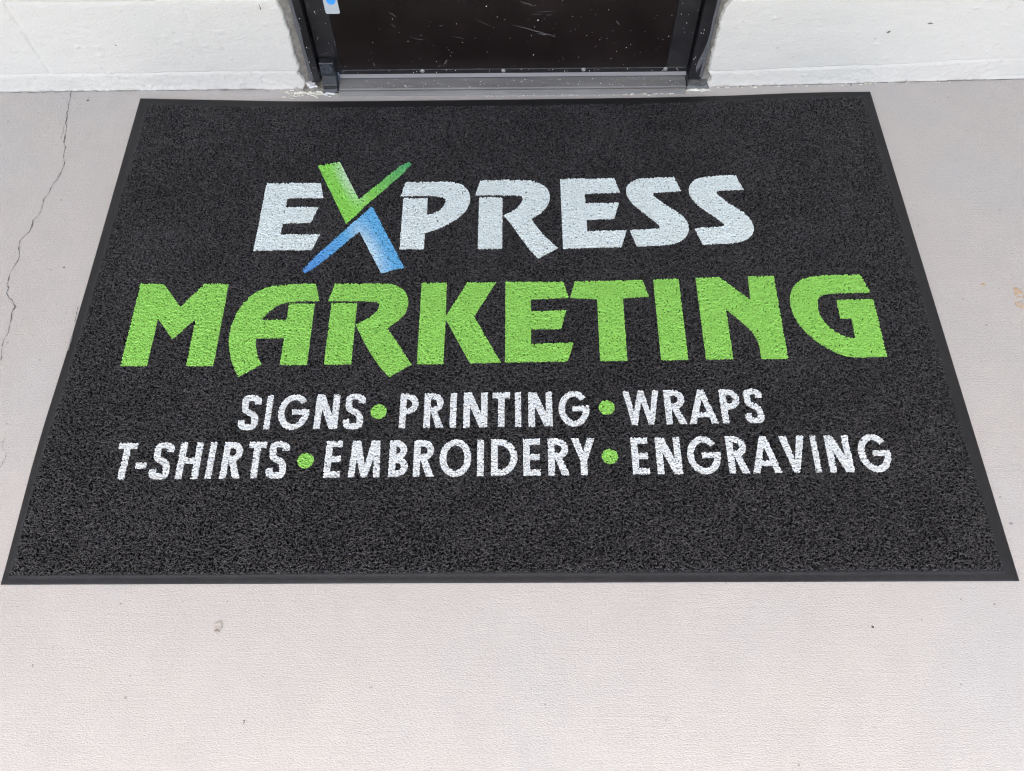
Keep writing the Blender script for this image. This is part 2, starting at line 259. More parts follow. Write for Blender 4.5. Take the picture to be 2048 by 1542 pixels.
M_scuff = simple('grey_sealant_smear', (0.085,0.085,0.09), 0.7, var=0.35, vscale=150, bump=0.001, bscale=300)
M_scuff2 = simple('pale_rubber_scuff', (0.16,0.17,0.17), 0.7, var=0.3, vscale=200)
M_pile = pile_material('black_coil_vinyl')
M_ink_white = pile_material('white_dyed_coil', (0.79, 0.885, 0.885))
M_ink_white2 = pile_material('white_dyed_coil_small', (0.83, 0.875, 0.89))
M_ink_green = pile_material('green_dyed_coil', (0.325, 0.70, 0.135))
M_ink_attr = pile_material('blended_dyed_coil', attr=True)
M_stick = simple('grey_label_film', (0.42,0.45,0.46), 0.4, var=0.05, vscale=50)
M_blue = simple('blue_label_print', (0.05,0.30,0.85), 0.4, var=0.08, vscale=50)
M_asph = simple('asphalt', (0.06,0.06,0.06), 0.9, var=0.25, vscale=8, bump=0.004, bscale=60)
M_soffit = simple('painted_soffit', (0.30,0.28,0.25), 0.7, var=0.05, vscale=2)
M_glass = simple('dark_door_glass', (0.02,0.022,0.025), 0.1, var=0.1, vscale=2)

# ------------------------------------------------------------------ ground and porch floor
YW = 1.262
def yw(x):
    """wall face: the right-hand stretch leans back a little"""
    x = np.asarray(x, dtype=float)
    return np.where(x < 0, YW, 1.2565 + np.maximum(x-0.5, 0)*0.0245)

xs = np.concatenate([np.linspace(-7, -1.5, 8), np.linspace(-1.4, 1.4, 29), np.linspace(1.5, 7, 8)])
ys = np.concatenate([np.linspace(-6.5, -0.8, 8), np.linspace(-0.7, 1.6, 24)])
X, Y = np.meshgrid(xs, ys); V = np.stack([X.ravel(), Y.ravel(), np.zeros(X.size)], 1)
nx, ny = len(xs), len(ys)
i = np.arange(nx*ny).reshape(ny, nx)
Q = np.stack([i[:-1,:-1].ravel(), i[:-1,1:].ravel(), i[1:,1:].ravel(), i[1:,:-1].ravel()], 1)
me = np_mesh('porch_floor', V, Q)
floor = tag(link('floor', me, M_floor), 'pale grey painted concrete porch floor with broomed texture', None, 'structure')
v, f = boxvf(-7, 7, -6.5, 1.6, -0.16, -0.012)
slab = tag(mesh('pavement', v, f, M_floor), 'concrete slab edge below the porch floor', None, 'structure')
gs = 150
ground = tag(mesh('ground', [(-gs,-gs,-0.15),(gs,-gs,-0.15),(gs,gs,-0.15),(-gs,gs,-0.15)], [(0,1,2,3)], M_asph), 'asphalt ground beyond the porch slab', None, 'structure')

def strip(name, pts, w, mat, parent, z=0.0008, seed=1, jitter=0.0015, sub=6, wmin=0.15):
    """a narrow ragged ribbon along pts [(x,y) in mm], flat on the floor; width varies"""
    r = np.random.default_rng(seed)
    P = np.array(pts)/1000.0
    out = []
    for a, b in zip(P[:-1], P[1:]):
        for k in range(sub): out.append(a+(b-a)*k/sub)
    out.append(P[-1]); out = np.array(out)
    t = np.gradient(out, axis=0); t /= np.linalg.norm(t, axis=1)[:,None]+1e-9
    nn = np.stack([-t[:,1], t[:,0]], 1)
    wob = r.normal(0, jitter, len(out)); wob = np.convolve(wob, [0.25,0.5,0.25], 'same')
    out = out + nn*wob[:,None]
    ww = w*(wmin + (1-wmin)*np.abs(np.convolve(r.normal(0, 1.0, len(out)), np.ones(4)/2.0, 'same')))
    ww[0] = ww[-1] = w*0.1
    L_, R_ = out+nn*ww[:,None]/2, out-nn*ww[:,None]/2
    V = [(p[0],p[1],z) for p in L_]+[(p[0],p[1],z) for p in R_]
    n = len(out)
    F = [(i, n+i, n+i+1, i+1) for i in range(n-1)]
    o = mesh(name, V, F, mat, parent); 
    # small depth: a crack's lips
    return o
tag(strip('crack', DATA['crack'][0], 0.0016, M_crack, floor, seed=3, jitter=0.0008), 'long jagged crack running from the wall down the left of the floor')
tag(strip('crack', DATA['crack'][1], 0.0012, M_hair, floor, seed=4), 'short hairline branch beside the long crack')
tag(strip('crack', DATA['crack'][3], 0.0010, M_hair, floor, seed=5), 'faint hairline crack at the left edge of the floor')

def blob(name, cx_, cy_, rx, ry, h, mat, parent, seed=0, z0=0.0006, n=18, rough=0.3, plane='floor'):
    """an irregular low drop / flake; plane 'floor' lies flat, 'wall' stands on a wall face at y=cy_ (cx_, z0 centre)"""
    r = np.random.default_rng(seed)
    ph = r.uniform(0, 6.28, 4); am = r.uniform(0, rough, 4)
    V = []; F = []
    rings = [(1.0, 0.0), (0.85, 0.7), (0.45, 1.0)]
    for rr, hh in rings:
        for k in range(n):
            a = 2*math.pi*k/n
            w = rr*(1+sum(am[q]*math.sin((q+2)*a+ph[q])*0.5 for q in range(4)))
            V.append((rx*w*math.cos(a), ry*w*math.sin(a), h*hh))
    V.append((0, 0, h))
    for j in range(2):
        for k in range(n):
            F.append((j*n+k, j*n+(k+1) % n, (j+1)*n+(k+1) % n, (j+1)*n+k))
    for k in range(n): F.append((2*n+k, 2*n+(k+1) % n, 3*n))
    if plane == 'floor': W = [(cx_+a, cy_+b, z0+c) for a, b, c in V]
    else: W = [(cx_+a, cy_-c, z0+b) for a, b, c in V]
    return W, F
def merge(parts):
    V = []; F = []
    for v, f in parts:
        o = len(V); V += list(v); F += [tuple(i+o for i in q) for q in f]
    return V, F

# marks on the floor
ms = DATA['misc']
hx, hy = [c/1000 for c in ms['hole'][0]]
M_hole = simple('bare_concrete_chip', (0.46,0.425,0.385), 0.9, var=0.35, vscale=160, bump=0.004, bscale=150)
v, f = blob('x', hx, hy, 0.0085, 0.0105, 0.0008, M_hole, None, 5)
tag(mesh('chip_hole', v, f, M_hole, floor, smooth=True), 'small round chipped spot in the floor paint')
v, f = blob('x', hx-0.001, hy-0.008, 0.005, 0.003, 0.0016, M_hole, None, 8, z0=0.001)
mesh('chip_hole', v, f, simple('chip_dark_spot', (0.33,0.29,0.25), 0.9, var=0.3, vscale=200), floor, smooth=True)  # smaller, darker spot at the near edge of the chip
tag(strip('scuff_mark', [ms['mark'][0], [ (ms['mark'][0][0]+ms['mark'][1][0])/2+0.6, (ms['mark'][0][1]+ms['mark'][1][1])/2], ms['mark'][1]], 0.0025, M_crack, floor, seed=9, jitter=0.0003), 'tiny dark scuff on the front of the floor')
# rust stain: thin irregular patches
m_, n_, l_, b_ = new_mat('rust_stain')
c0 = coords(n_, l_); nz = node(n_, 'ShaderNodeTexNoise', Scale=170.0, Detail=4.0); l_.new(c0, nz.inputs['Vector'])
l_.new(ramp(n_, l_, nz.outputs['Fac'], [(0.35, (0.50,0.49,0.48)), (0.56, (0.54,0.37,0.22))]), b_.inputs['Base Color']); b_.inputs['Roughness'].default_value = 0.7
bp = node(n_, 'ShaderNodeBump', Strength=0.8, Distance=0.0015); l_.new(nz.outputs['Fac'], bp.inputs['Height']); l_.new(bp.outputs[0], b_.inputs['Normal'])
pts = [blob('x', 1.100, 0.622, 0.010, 0.014, 0.0004, None, None, 3), blob('x', 1.094, 0.590, 0.009, 0.008, 0.0004, None, None, 7), blob('x', 1.108, 0.580, 0.010, 0.005, 0.0005, None, None, 8), blob('x', 1.115, 0.606, 0.010, 0.009, 0.0003, None, None, 9)]
v, f = merge(pts); tag(mesh('rust_stain', v, f, m_, floor, smooth=True), 'small orange rust stain right of the mat')
v, f = blob('x', 1.030, 0.642, 0.006, 0.004, 0.0003, None, None, 12)
tag(mesh('rust_stain', v, f, m_, floor, smooth=True), 'faint rust spot right of the mat')

def pebble(x, y, r, seed, label, mat):
    rr = np.random.default_rng(seed); import bmesh
    bm = bmesh.new(); bmesh.ops.create_icosphere(bm, subdivisions=2, radius=r)
    for vv in bm.verts:
        k = 1+rr.uniform(-0.22, 0.22); vv.co = (vv.co.x*k, vv.co.y*k*0.8, vv.co.z*0.5*k+r*0.4)
    me = bpy.data.meshes.new('pebble'); bm.to_mesh(me); bm.free()
    o = link('grit_crumb', me, mat); o.location = (x, y, 0.0)
    return tag(o, label, 'grit crumb')
M_grit = simple('dark_grit', (0.05,0.045,0.04), 0.9, var=0.4, vscale=300)
sp = ms['speck']
pebble(sp[0][0]/1000, sp[0][1]/1000, 0.0022, 1, 'tiny dark crumb of grit on the bare floor below the mat', M_grit)
pebble(sp[1][0]/1000, sp[1][1]/1000, 0.0024, 2, 'tiny dark crumb of grit near the wall at the top of the long crack', M_grit)
pebble(sp[2][0]/1000, sp[2][1]/1000, 0.0024, 3, 'tiny grey crumb of grit between the long crack and the mat', M_hair)
pebble(sp[3][0]/1000, sp[3][1]/1000, 0.0026, 4, 'tiny grey crumb of grit beside the lower right side of the mat', M_hair)
pebble(sp[4][0]/1000, sp[4][1]/1000, 0.0018, 5, 'tiny dark crumb of grit between the right wall and the mat', M_grit)

# ------------------------------------------------------------------ block wall
wall = empty('block_wall', (0, YW, 0))
tag(wall, 'white painted concrete block wall either side of the dark door', 'wall')
ZTOP = 2.75
def wall_section(side):
    edge = np.array(DATA['edgeL'] if side < 0 else DATA['edgeR'])/1000.0
    edge = edge[np.argsort(edge[:,1])]
    # edge points are known at y=YW up to 0.25 m; carry on straight above
    z = np.concatenate([np.arange(0.0, 0.30, 0.0017), np.arange(0.30, 0.5, 0.01), np.linspace(0.52, ZTOP, 40)])
    ex = np.interp(z, edge[:,1], edge[:,0])
    ragged = vnoise(z, z*0, 0.011, 5)*0.0022 + vnoise(z, z*0, 0.004, 6)*0.0012
    ex = ex + ragged
    d = np.concatenate([np.arange(0, 0.72, 0.0021), np.linspace(0.75, 6.4, 30)])
    Z, D = np.meshgrid(z, d, indexing='ij')
    X = ex[:,None] + side*D
    zline = (0.0525 if side < 0 else 0.0455 + np.maximum(X-0.55, 0)*0.024) + vnoise(X, Z*0, 0.16, 3)*0.0022 + vnoise(X, Z*0, 0.02, 4)*0.0009
    zline2 = zline + 0.2003
    def joint(dd, w, depth): return -depth*np.exp(-(dd/w)**2)
    h = np.zeros_like(Z)                                           # out of the wall (towards the viewer)
    soft = 0.55+0.45*vnoise(X, Z, 0.07, 9)
    def bed(u, d): return -d*np.where(u > 0, np.exp(-(u/0.0011)**2), np.exp(np.minimum(u, 0)/0.0045))
    h += bed(Z-zline, 0.0030)*np.clip(0.35+soft, 0.3, 1.2)
    # below the first joint the base fillet steps out
    h += 0.0016*(0.7+0.6*vnoise(X, Z*0, 0.05, 8))/(1+np.exp((Z-zline+0.003)/0.0012)) - 0.0012*np.clip((zline-0.008-Z)/0.03, 0, 1)
    for kk in range(1, 13):
        zl = zline + 0.2003*kk
        h += bed(Z-zl, 0.0030)*np.clip(0.35+soft, 0.3, 1.2)
        h += 0.0010*np.exp(-((Z-zl-0.008)/0.004)**2)
    # head joints
    heads0 = [-1.130+0.4*k for k in (-6,-5,-4,-3,-2,-1,0,1)] + [0.885+0.4*k for k in range(0, 12)]
    for kk in range(0, 14):
        inside = ((Z > zline+0.2003*kk-0.2*(kk == 0)*0) & (Z < zline+0.2003*(kk+1)))
        for k, hx_ in enumerate(heads0):
            hx2 = hx_ + (0.2 if kk % 2 else 0)
            amp = 0.0026 if abs(hx_+1.13) < 0.01 else 0.0008
            if hx_ > 0: amp = 0.0004
            h += np.where(inside, joint(X-hx2-(Z-0.15)*(-0.03), 0.0055, amp)*np.clip(0.9+0.8*vnoise(X, Z, 0.03, 12), 0.1, 1.6), 0)
    # paint lumps and brush drag
    h += vnoise(X*0.6, Z, 0.035, 21)*0.0008 + vnoise(X*0.5, Z, 0.012, 22)*0.0003 + vnoise(X, Z, 0.0045, 23)*0.00014
    low = 1/(1+np.exp((Z-zline+0.004)/0.002)); h += low*(vnoise(X, Z, 0.011, 24)*0.0007+np.maximum(vnoise(X, Z, 0.006, 25)-0.35, 0)*0.0013)
    rr = np.random.default_rng(31 if side < 0 else 32)
    for _ in range(70):                                            # dabs, drips and chips trapped under the paint
        bx = rr.uniform(0.0, 0.7); bz = rr.choice([rr.uniform(0.0, 0.05), rr.uniform(0.04, 0.25)]); sz = rr.uniform(0.002, 0.006); am = rr.uniform(0.0006, 0.0020)*rr.choice([1, 1, -0.5])
        h += am*np.exp(-(((D-bx)/sz/1.5)**2 + ((Z-bz)/sz)**2))
    # caulk bead at the floor
    bead = np.clip(1-Z/(0.011+0.003*vnoise(X, Z*0, 0.03, 41)), 0, 1)
    h += bead**1.6*(0.0010 + 0.0012*vnoise(X, Z*0, 0.045, 42) + 0.0016*vnoise(X, Z, 0.010, 43))
    h += np.clip(1-Z/0.05, 0, 1)*vnoise(X, Z, 0.008, 44)*0.0010
    h = h*np.clip(D/0.004+0.3, 0, 1)
    Yv = yw(X) - h
    # rounded return into the doorway
    Yv += np.where(D < 0.003, (1-D/0.003)**2*0.0035, 0)
    nz_, nd = Z.shape
    V = np.stack([X.ravel(), Yv.ravel(), Z.ravel()], 1)
    i = np.arange(nz_*nd).reshape(nz_, nd)
    a, b, c, d_ = i[:-1,:-1], i[:-1,1:], i[1:,1:], i[1:,:-1]
    Q = np.stack([a.ravel(), b.ravel(), c.ravel(), d_.ravel()], 1) if side > 0 else np.stack([b.ravel(), a.ravel(), d_.ravel(), c.ravel()], 1)
    # reveal: strip going back from the ragged edge
    back = np.stack([ex, yw(ex)+0.19, z], 1); n0 = len(V)
    V = np.concatenate([V, back]); j = np.arange(nz_)
    q = np.stack([i[:-1,0], i[1:,0], n0+j[1:], n0+j[:-1]], 1)
    if side < 0: q = q[:, ::-1]
    Q = np.concatenate([Q, q])
    return tag(link('wall_face', np_mesh('wall_face', V, Q), M_wall, wall), 'white block wall left of the door' if side < 0 else 'white block wall right of the door')
wall_section(-1); wall_section(1)
# rest of the masonry: over the door, and the back
box('lintel', (-0.56, 0.56, YW+0.004, YW+0.19, 2.16, ZTOP), M_wall, wall)

M_chip = simple('olive_grey_chip', (0.16,0.15,0.11), 0.8, var=0.3, vscale=200)
for (x_, z_, rx_, rz_, sd) in ((0.906, 0.149, 0.0042, 0.0035, 41), (0.996, 0.170, 0.006, 0.0018, 42), (0.880, 0.132, 0.0012, 0.001, 43), (-0.558, 0.235, 0.0012, 0.0085, 44), (-0.93, 0.135, 0.0016, 0.0014, 45)):
    v, f = blob('x', x_, float(yw(x_))-0.0006, rx_, rz_, 0.0012, None, None, sd, z0=z_, n=12, plane='wall', rough=0.4)
    tag(mesh('paint_chip', v, f, M_chip, wall), 'small chip in the white wall paint')

def mortar_strip(side):
    """bare grey bedding between the ragged paint edge and the door frame"""
    z = np.arange(0.0, 2.16, 0.004); w = np.linspace(0, 1, 12)
    Z, Wt = np.meshgrid(z, w, indexing='ij')
    x_in = side*0.484; x_out = side*0.545
    X = x_in+(x_out-x_in)*Wt
    Yv = YW+0.010 + vnoise(X, Z, 0.012, 51)*0.0022 + vnoise(X, Z, 0.005, 52)*0.0012 - 0.004*np.exp(-Z/0.01) + np.where(Wt < 0.3, 0.004*(0.3-Wt)/0.3, 0)
    V = np.stack([X.ravel(), Yv.ravel(), Z.ravel()], 1)
    n0, n1 = Z.shape; i = np.arange(n0*n1).reshape(n0, n1)
    a, b, c, d_ = i[:-1,:-1], i[:-1,1:], i[1:,1:], i[1:,:-1]
    Q = np.stack([a.ravel(), b.ravel(), c.ravel(), d_.ravel()], 1) if side > 0 else np.stack([b.ravel(), a.ravel(), d_.ravel(), c.ravel()], 1)
    link('mortar_joint', np_mesh('mortar_joint', V, Q), M_mortar, wall)
mortar_strip(-1); mortar_strip(1)

# ragged dark crack where wall paint meets the floor
for k, pts in enumerate(DATA['base']):
    p = [(a, min(b, 1e3*float(yw(a/1000))-3.4)-1.2) for a, b in pts]
    tag(strip('crack', p, 0.0017, M_crack2, floor, seed=60+k, jitter=0.0006, sub=5, z=0.0012, wmin=0.35), 'thin dark gap where the %s wall meets the floor' % ('left' if k == 0 else 'right'))

# ------------------------------------------------------------------ door frame
frame = empty('door_frame', (0, 1.27, 0))
tag(frame, 'dark bronze metal frame around the shop door', 'door frame')
def jamb(side, z0):
    xi = -0.4665 if side < 0 else 0.4568
    xo = side*0.489
    a, b_ = sorted((xi, xo))
    o = box('jamb', (a, b_, 1.268, 1.36, z0, 2.13), M_bronze, frame, bevel=0.0012)
    # raised sealant bead along the outer edge
    z = np.arange(0.02, 2.12, 0.004); wv = 0.0035+0.0012*vnoise(z, z*0, 0.03, 70+side)
    xe = side*0.489
    V = []
    for zz, w_ in zip(z, wv):
        V += [(xe-side*w_*1.6, 1.2682, zz), (xe-side*w_*0.6, 1.2662, zz), (xe+side*w_*0.7, 1.2668, zz), (xe+side*w_*1.2, 1.273, zz)]
    F = []
    for q in range(len(z)-1):
        for s_ in range(3):
            f_ = (q*4+s_, q*4+s_+1, (q+1)*4+s_+1, (q+1)*4+s_)
            F.append(f_ if side > 0 else f_[::-1])
    mesh('sealant_bead', V, F, M_scuff, frame, smooth=True)
jamb(-1, 0.012); jamb(1, 0.011)
box('head', (-0.489, 0.489, 1.268, 1.36, 2.13, 2.16), M_bronze, frame, bevel=0.0012)
box('jamb_stop', (-0.4664, -0.4560, 1.30, 1.36, 0.02, 2.13), M_bronze, frame)
box('jamb_stop', (0.4480, 0.4566, 1.30, 1.36, 0.02, 2.13), M_bronze, frame)
# grey smear of old sealant on the right jamb
P_ = [(0.4885,0.150),(0.484,0.130),(0.481,0.110),(0.4785,0.095),(0.4745,0.080),(0.4712,0.066),(0.4700,0.052),(0.4705,0.043),(0.4735,0.036),(0.476,0.043),(0.4800,0.052),(0.485,0.080),(0.4885,0.100)]
V = [(x, 1.2670, z) for x, z in P_]+[(x, 1.2682, z) for x, z in P_]; n = len(P_)
F = [tuple(range(n))]+[(i, i+n, (i+1) % n+n, (i+1) % n) for i in range(n)]
tag(mesh('sealant_smear', V, F, M_scuff, frame, bevel=0.0004), 'grey smear of old sealant on the right jamb')
# footing under the right jamb, broken mortar under the left
def rough_block(name, x0, x1, y0, y1, z1, mat, parent, seed, amp=0.002, st=0.002):
    xs_ = np.arange(x0, x1+st/2, st); ys_ = np.arange(y0, y1+st/2, st)
    X, Y = np.meshgrid(xs_, ys_)
    e = np.minimum.reduce([X-x0, x1-X, (Y-y0)*1.3, y1-Y+0.01])
    wob = vnoise(X, Y, 0.012, seed+1)*0.004
    Zt = (z1 + vnoise(X, Y, 0.009, seed)*amp + vnoise(X, Y, 0.004, seed+2)*amp*0.5)*np.clip((e+wob)/0.006, 0, 1) - 0.0005
    V = np.stack([X.ravel(), Y.ravel(), Zt.ravel()], 1)
    i = np.arange(X.size).reshape(X.shape)
    Q = np.stack([i[:-1,:-1].ravel(), i[:-1,1:].ravel(), i[1:,1:].ravel(), i[1:,:-1].ravel()], 1)
    return link(name, np_mesh(name, V, Q), mat, parent)
M_foot = simple('grey_footing', (0.14,0.145,0.145), 0.7, var=0.25, vscale=60, bump=0.002, bscale=150)
rough_block('frame_footing', 0.4505, 0.512, 1.245, 1.30, 0.011, M_foot, frame, 80, amp=0.0015)
rough_block('frame_footing', -0.512, -0.448, 1.245, 1.30, 0.010, M_mortar, frame, 84, amp=0.003)

tag(rough_block('caulk_ridge', -0.535, -0.424, 1.2385, 1.2475, 0.0028, M_flake, frame, 120, amp=0.0028, st=0.0012), 'crumbly cream caulk at the foot of the left jamb')
tag(rough_block('caulk_ridge', 0.4505, 0.515, 1.2390, 1.2455, 0.0026, M_flake, frame, 124, amp=0.0028, st=0.0012), 'crumbly cream caulk at the foot of the right jamb')
# loose paint flakes and caulk crumbs along the base
def flakes(n, xr, yr, smin, smax, seed, mat, name, label, zf=lambda x, y: 0.0008):
    r = np.random.default_rng(seed); parts = []
    for k in range(n):
        x = r.uniform(*xr); y = yr(x, r); s = r.uniform(smin, smax)
        parts.append(blob('x', x, y, s*r.uniform(0.7, 1.6), s*r.uniform(0.5, 1.0), s*0.5, mat, None, int(r.integers(1e6)), z0=zf(x, y), n=10, rough=0.45))
    v, f = merge(parts)
    o = mesh(name, v, f, mat, None, smooth=False)
    return tag(o, label, 'paint flakes', 'stuff')
flakes(60, (0.30, 0.50), lambda x, r: r.normal(1.235 if x < 0.45 else 1.245, 0.0035), 0.001, 0.0035, 5, M_flake, 'paint_flakes', 'cream paint flakes at the right end of the threshold')
flakes(70, (-0.56, -0.42), lambda x, r: r.normal(1.240, 0.006), 0.001, 0.0036, 6, M_flake, 'paint_flakes', 'cream paint crumbs at the foot of the left jamb')
flakes(50, (-0.10, 0.32), lambda x, r: r.normal(1.2285, 0.0012), 0.0008, 0.0022, 7, M_flake, 'paint_flakes', 'cream paint flecks along the front lip of the threshold')
flakes(40, (0.52, 1.15), lambda x, r: float(yw(x))-0.008+r.normal(0, 0.002), 0.001, 0.0032, 8, M_flake, 'paint_flakes', 'cream paint flecks where the right wall meets the floor')

# ------------------------------------------------------------------ threshold
thr = empty('door_threshold', (0, 1.25, 0))
tag(thr, 'long grey metal threshold under the dark door', 'threshold')
x0, x1 = -0.418, 0.4490
extrude_x('front_lip', [(1.2312,0.0),(1.2425,0.0),(1.2425,0.0090),(1.2395,0.0095),(1.2345,0.0066),(1.2318,0.0050)], x0, x1-0.002, M_thr, thr, bevel=0.0006)
extrude_x('saddle_plate', [(1.2432,0.0),(1.2775,0.0),(1.2775,0.0155),(1.2735,0.0162),(1.2462,0.0128),(1.2440,0.0118)], x0, x1, M_thr, thr, bevel=0.0006)
extrude_x('back_ramp', [(1.2780,0.0),(1.36,0.0),(1.36,0.010),(1.2780,0.0135)], x0, x1, M_thr, thr)
specks_thr = []
r = np.random.default_rng(77)
for k in range(150):
    x = r.uniform(x0+0.005, x1-0.005); y = r.uniform(1.247, 1.273); s = r.choice([0.0005, 0.0007, 0.0010, 0.0014], p=[.45,.3,.2,.05])
    specks_thr.append(blob('x', x, y, s*r.uniform(0.8, 1.6), s, s*0.4, None, None, int(r.integers(1e6)), z0=0.0129+(y-1.2462)*0.1245, n=8))
v, f = merge(specks_thr); o = mesh('paint_specks', v, f, M_white, thr); tag(o, kind='stuff')

# ------------------------------------------------------------------ door leaf
door = empty('shop_door', (0, 1.283, 0))
tag(door, 'dark bronze shop door scratched and flecked with white paint', 'door')
YD = 1.283
XL, XR = -0.4615, 0.4520
PL, PR = -0.4100, 0.3985
box('stile', (XL, PL-0.0004, YD, YD+0.044, 0.030, 2.11), M_bronze, door, bevel=0.0012)
box('stile', (PR+0.0004, XR, YD, YD+0.044, 0.030, 2.11), M_bronze, door, bevel=0.0012)
box('bottom_rail', (PL, PR, YD+0.001, YD+0.043, 0.030, 0.30), M_bronze, door, bevel=0.0012)
box('top_rail', (PL, PR, YD+0.001, YD+0.043, 2.0, 2.11), M_bronze, door, bevel=0.0012)
box('glass_pane', (PL, PR, YD+0.016, YD+0.024, 0.30, 2.0), M_glass, door)
box('kick_plate', (PL+0.0005, PR-0.0005, YD-0.0022, YD+0.0008, 0.0405, 0.290), M_plate, door, bevel=0.0004)
# bottom strip that the plate sits on, with the row of screws, and the pale sweep under it
box('retainer_strip', (PL-0.008, XR-0.0015, YD-0.0035, YD+0.0, 0.0276, 0.0395), simple('black_strip', (0.008,0.008,0.009), 0.35, var=0.3), door, bevel=0.0006)
extrude_x('door_sweep', [(1.2765,0.0178),(1.283,0.0178),(1.283,0.0272),(1.2790,0.0272)], PL-0.008, XR-0.001, M_sweep, door, bevel=0.0005)
tag(extrude_x('edge_trim', [(YD-0.0040,0.0397),(YD-0.0005,0.0397),(YD-0.0005,0.0404),(YD-0.0040,0.0404)], PL+0.001, XR-0.004, simple('worn_edge', (0.09,0.085,0.085), 0.5, var=0.5, vscale=80), door), 'thin worn edge under the kick plate')
for k, (sx, sz) in enumerate(ms['screws']):
    sx /= 1000; sz /= 1000
    import bmesh
    bm = bmesh.new()
    prof = [(0.0056, 0.0), (0.0052, 0.0011), (0.0030, 0.0019), (0.0012, 0.0021), (0.0011, 0.0012), (0.0, 0.0012)]
    rings = []
    for (rad, hh) in prof[:-1]:
        rings.append([bm.verts.new((sx+rad*math.cos(2*math.pi*q/20), YD-0.0036-hh, sz+rad*math.sin(2*math.pi*q/20))) for q in range(20)])
    for a, b_ in zip(rings[:-1], rings[1:]):
        for q in range(20): bm.faces.new((a[q], a[(q+1) % 20], b_[(q+1) % 20], b_[q]))
    bm.faces.new(rings[-1])
    bmesh.ops.recalc_face_normals(bm, faces=bm.faces)
    me = bpy.data.meshes.new('screw'); bm.to_mesh(me); bm.free()
    for p in me.polygons: p.use_smooth = True
    link('screw', me, M_hinge if k == 0 else M_screw, door)
# scratches: thin raised scrapes on the plate (x0,z0,x1,z1,width) and stile
def scratch_quad(xa, za, xb, zb, w, y):
    a = np.array([xa, za]); b_ = np.array([xb, zb]); t = (b_-a)/np.linalg.norm(b_-a); nn = np.array([-t[1], t[0]])
    V = []; m_ = 7; r = np.random.default_rng(int(abs(xa*1e5)))
    for k in range(m_):
        s = k/(m_-1); p = a+(b_-a)*s+nn*r.normal(0, w*0.4)
        ww = w*(math.sin(math.pi*min(max(s, 0.04), 0.97)))*0.5
        V += [(p[0]+nn[0]*ww, y, p[1]+nn[1]*ww), (p[0]-nn[0]*ww, y, p[1]-nn[1]*ww)]
    return V, [(2*k, 2*k+1, 2*k+3, 2*k+2) for k in range(m_-1)]
def bkY(px, py, Yp):
    d = R @ np.array([(px-1024)/f_px, -(py-771)/f_px, -1.0]); t = (Yp-cy)/d[1]
    return cx+t*d[0], cz+t*d[2]
SCR = [[-0.2721, 0.2039, -0.2533, 0.1917, 0.0022], [-0.2692, 0.1715, -0.2597, 0.1631, 0.002], [-0.228, 0.1336, -0.1924, 0.1262, 0.0016], [-0.0736, 0.1847, -0.0322, 0.1619, 0.0009], [-0.1283, 0.1357, -0.0978, 0.129, 0.0012], [-0.155, 0.0539, -0.1441, 0.069, 0.004], [-0.1682, 0.0462, -0.1621, 0.0523, 0.003], [-0.3264, 0.0625, -0.3269, 0.0499, 0.003], [-0.0705, 0.0427, -0.0512, 0.0346, 0.0022], [0.0346, 0.2294, 0.0684, 0.2163, 0.0022], [0.0146, 0.1678, 0.1225, 0.132, 0.0022], [0.0741, 0.1418, 0.1225, 0.132, 0.0035], [0.0715, 0.2002, 0.1182, 0.2023, 0.001], [0.0589, 0.1944, 0.0858, 0.1951, 0.0012], [0.0945, 0.1911, 0.1086, 0.1942, 0.0014], [0.261, 0.1769, 0.2698, 0.1618, 0.0022], [0.3124, 0.085, 0.3172, 0.0704, 0.001], [0.2511, 0.1468, 0.2581, 0.1491, 0.0022], [0.3285, 0.1436, 0.3349, 0.1456, 0.0022], [0.3524, 0.1881, 0.357, 0.1881, 0.002], [0.1313, 0.0651, 0.1316, 0.0578, 0.0015], [0.1398, 0.076, 0.1411, 0.0614, 0.001], [-0.456, 0.0864, -0.4269, 0.0946, 0.0012], [-0.4215, 0.1148, -0.4209, 0.086, 0.0016], [-0.411, 0.1339, -0.4119, 0.1082, 0.0018], [-0.4536, 0.2317, -0.4537, 0.2141, 0.0018], [-0.158, 0.1657, -0.1473, 0.1675, 0.002], [-0.0763, 0.1288, -0.0699, 0.1316, 0.0018]]
parts = []
for xa, za, xb, zb, w in SCR: parts.append(scratch_quad(xa, za, xb, zb, w, YD-0.0026))
v, f = merge(parts); tag(mesh('scratch', v, f, M_scratch, door), 'pale scratches across the kick plate', kind='stuff')
r = np.random.default_rng(99); parts = []
def spk(x, z, s, y): parts.append(blob('x', x, y, s*r.uniform(0.8, 1.3), s*r.uniform(0.9, 1.3), s*0.5, None, None, int(r.integers(1e6)), z0=z, n=8, plane='wall'))
for k in range(105):
    x = r.uniform(PL+0.004, PR-0.004); z = r.uniform(0.045, 0.285); spk(x, z, r.choice([0.0004, 0.0007, 0.0012], p=[.6,.32,.08]), YD-0.0022)
for k in range(16): spk(r.uniform(XL+0.004, PL-0.004), r.uniform(0.09, 0.285), r.choice([0.0004, 0.0006, 0.001]), YD)
for k in range(12): spk(r.uniform(PR+0.004, XR-0.004), r.uniform(0.05, 0.285), r.choice([0.0006, 0.001]), YD)
for k in range(26): spk(r.uniform(PL, XR-0.01), r.uniform(0.031, 0.0385), r.choice([0.0006, 0.001]), YD-0.0035)
v, f = merge(parts); tag(mesh('paint_specks', v, f, M_white, door), kind='stuff')
parts = []
for k in range(8): spk(r.uniform(-0.486, -0.469), r.uniform(0.03, 0.25), r.choice([0.0006, 0.0011]), 1.268)
for k in range(6): spk(r.uniform(0.459, 0.470), r.uniform(0.02, 0.25), r.choice([0.0008, 0.0012]), 1.268)
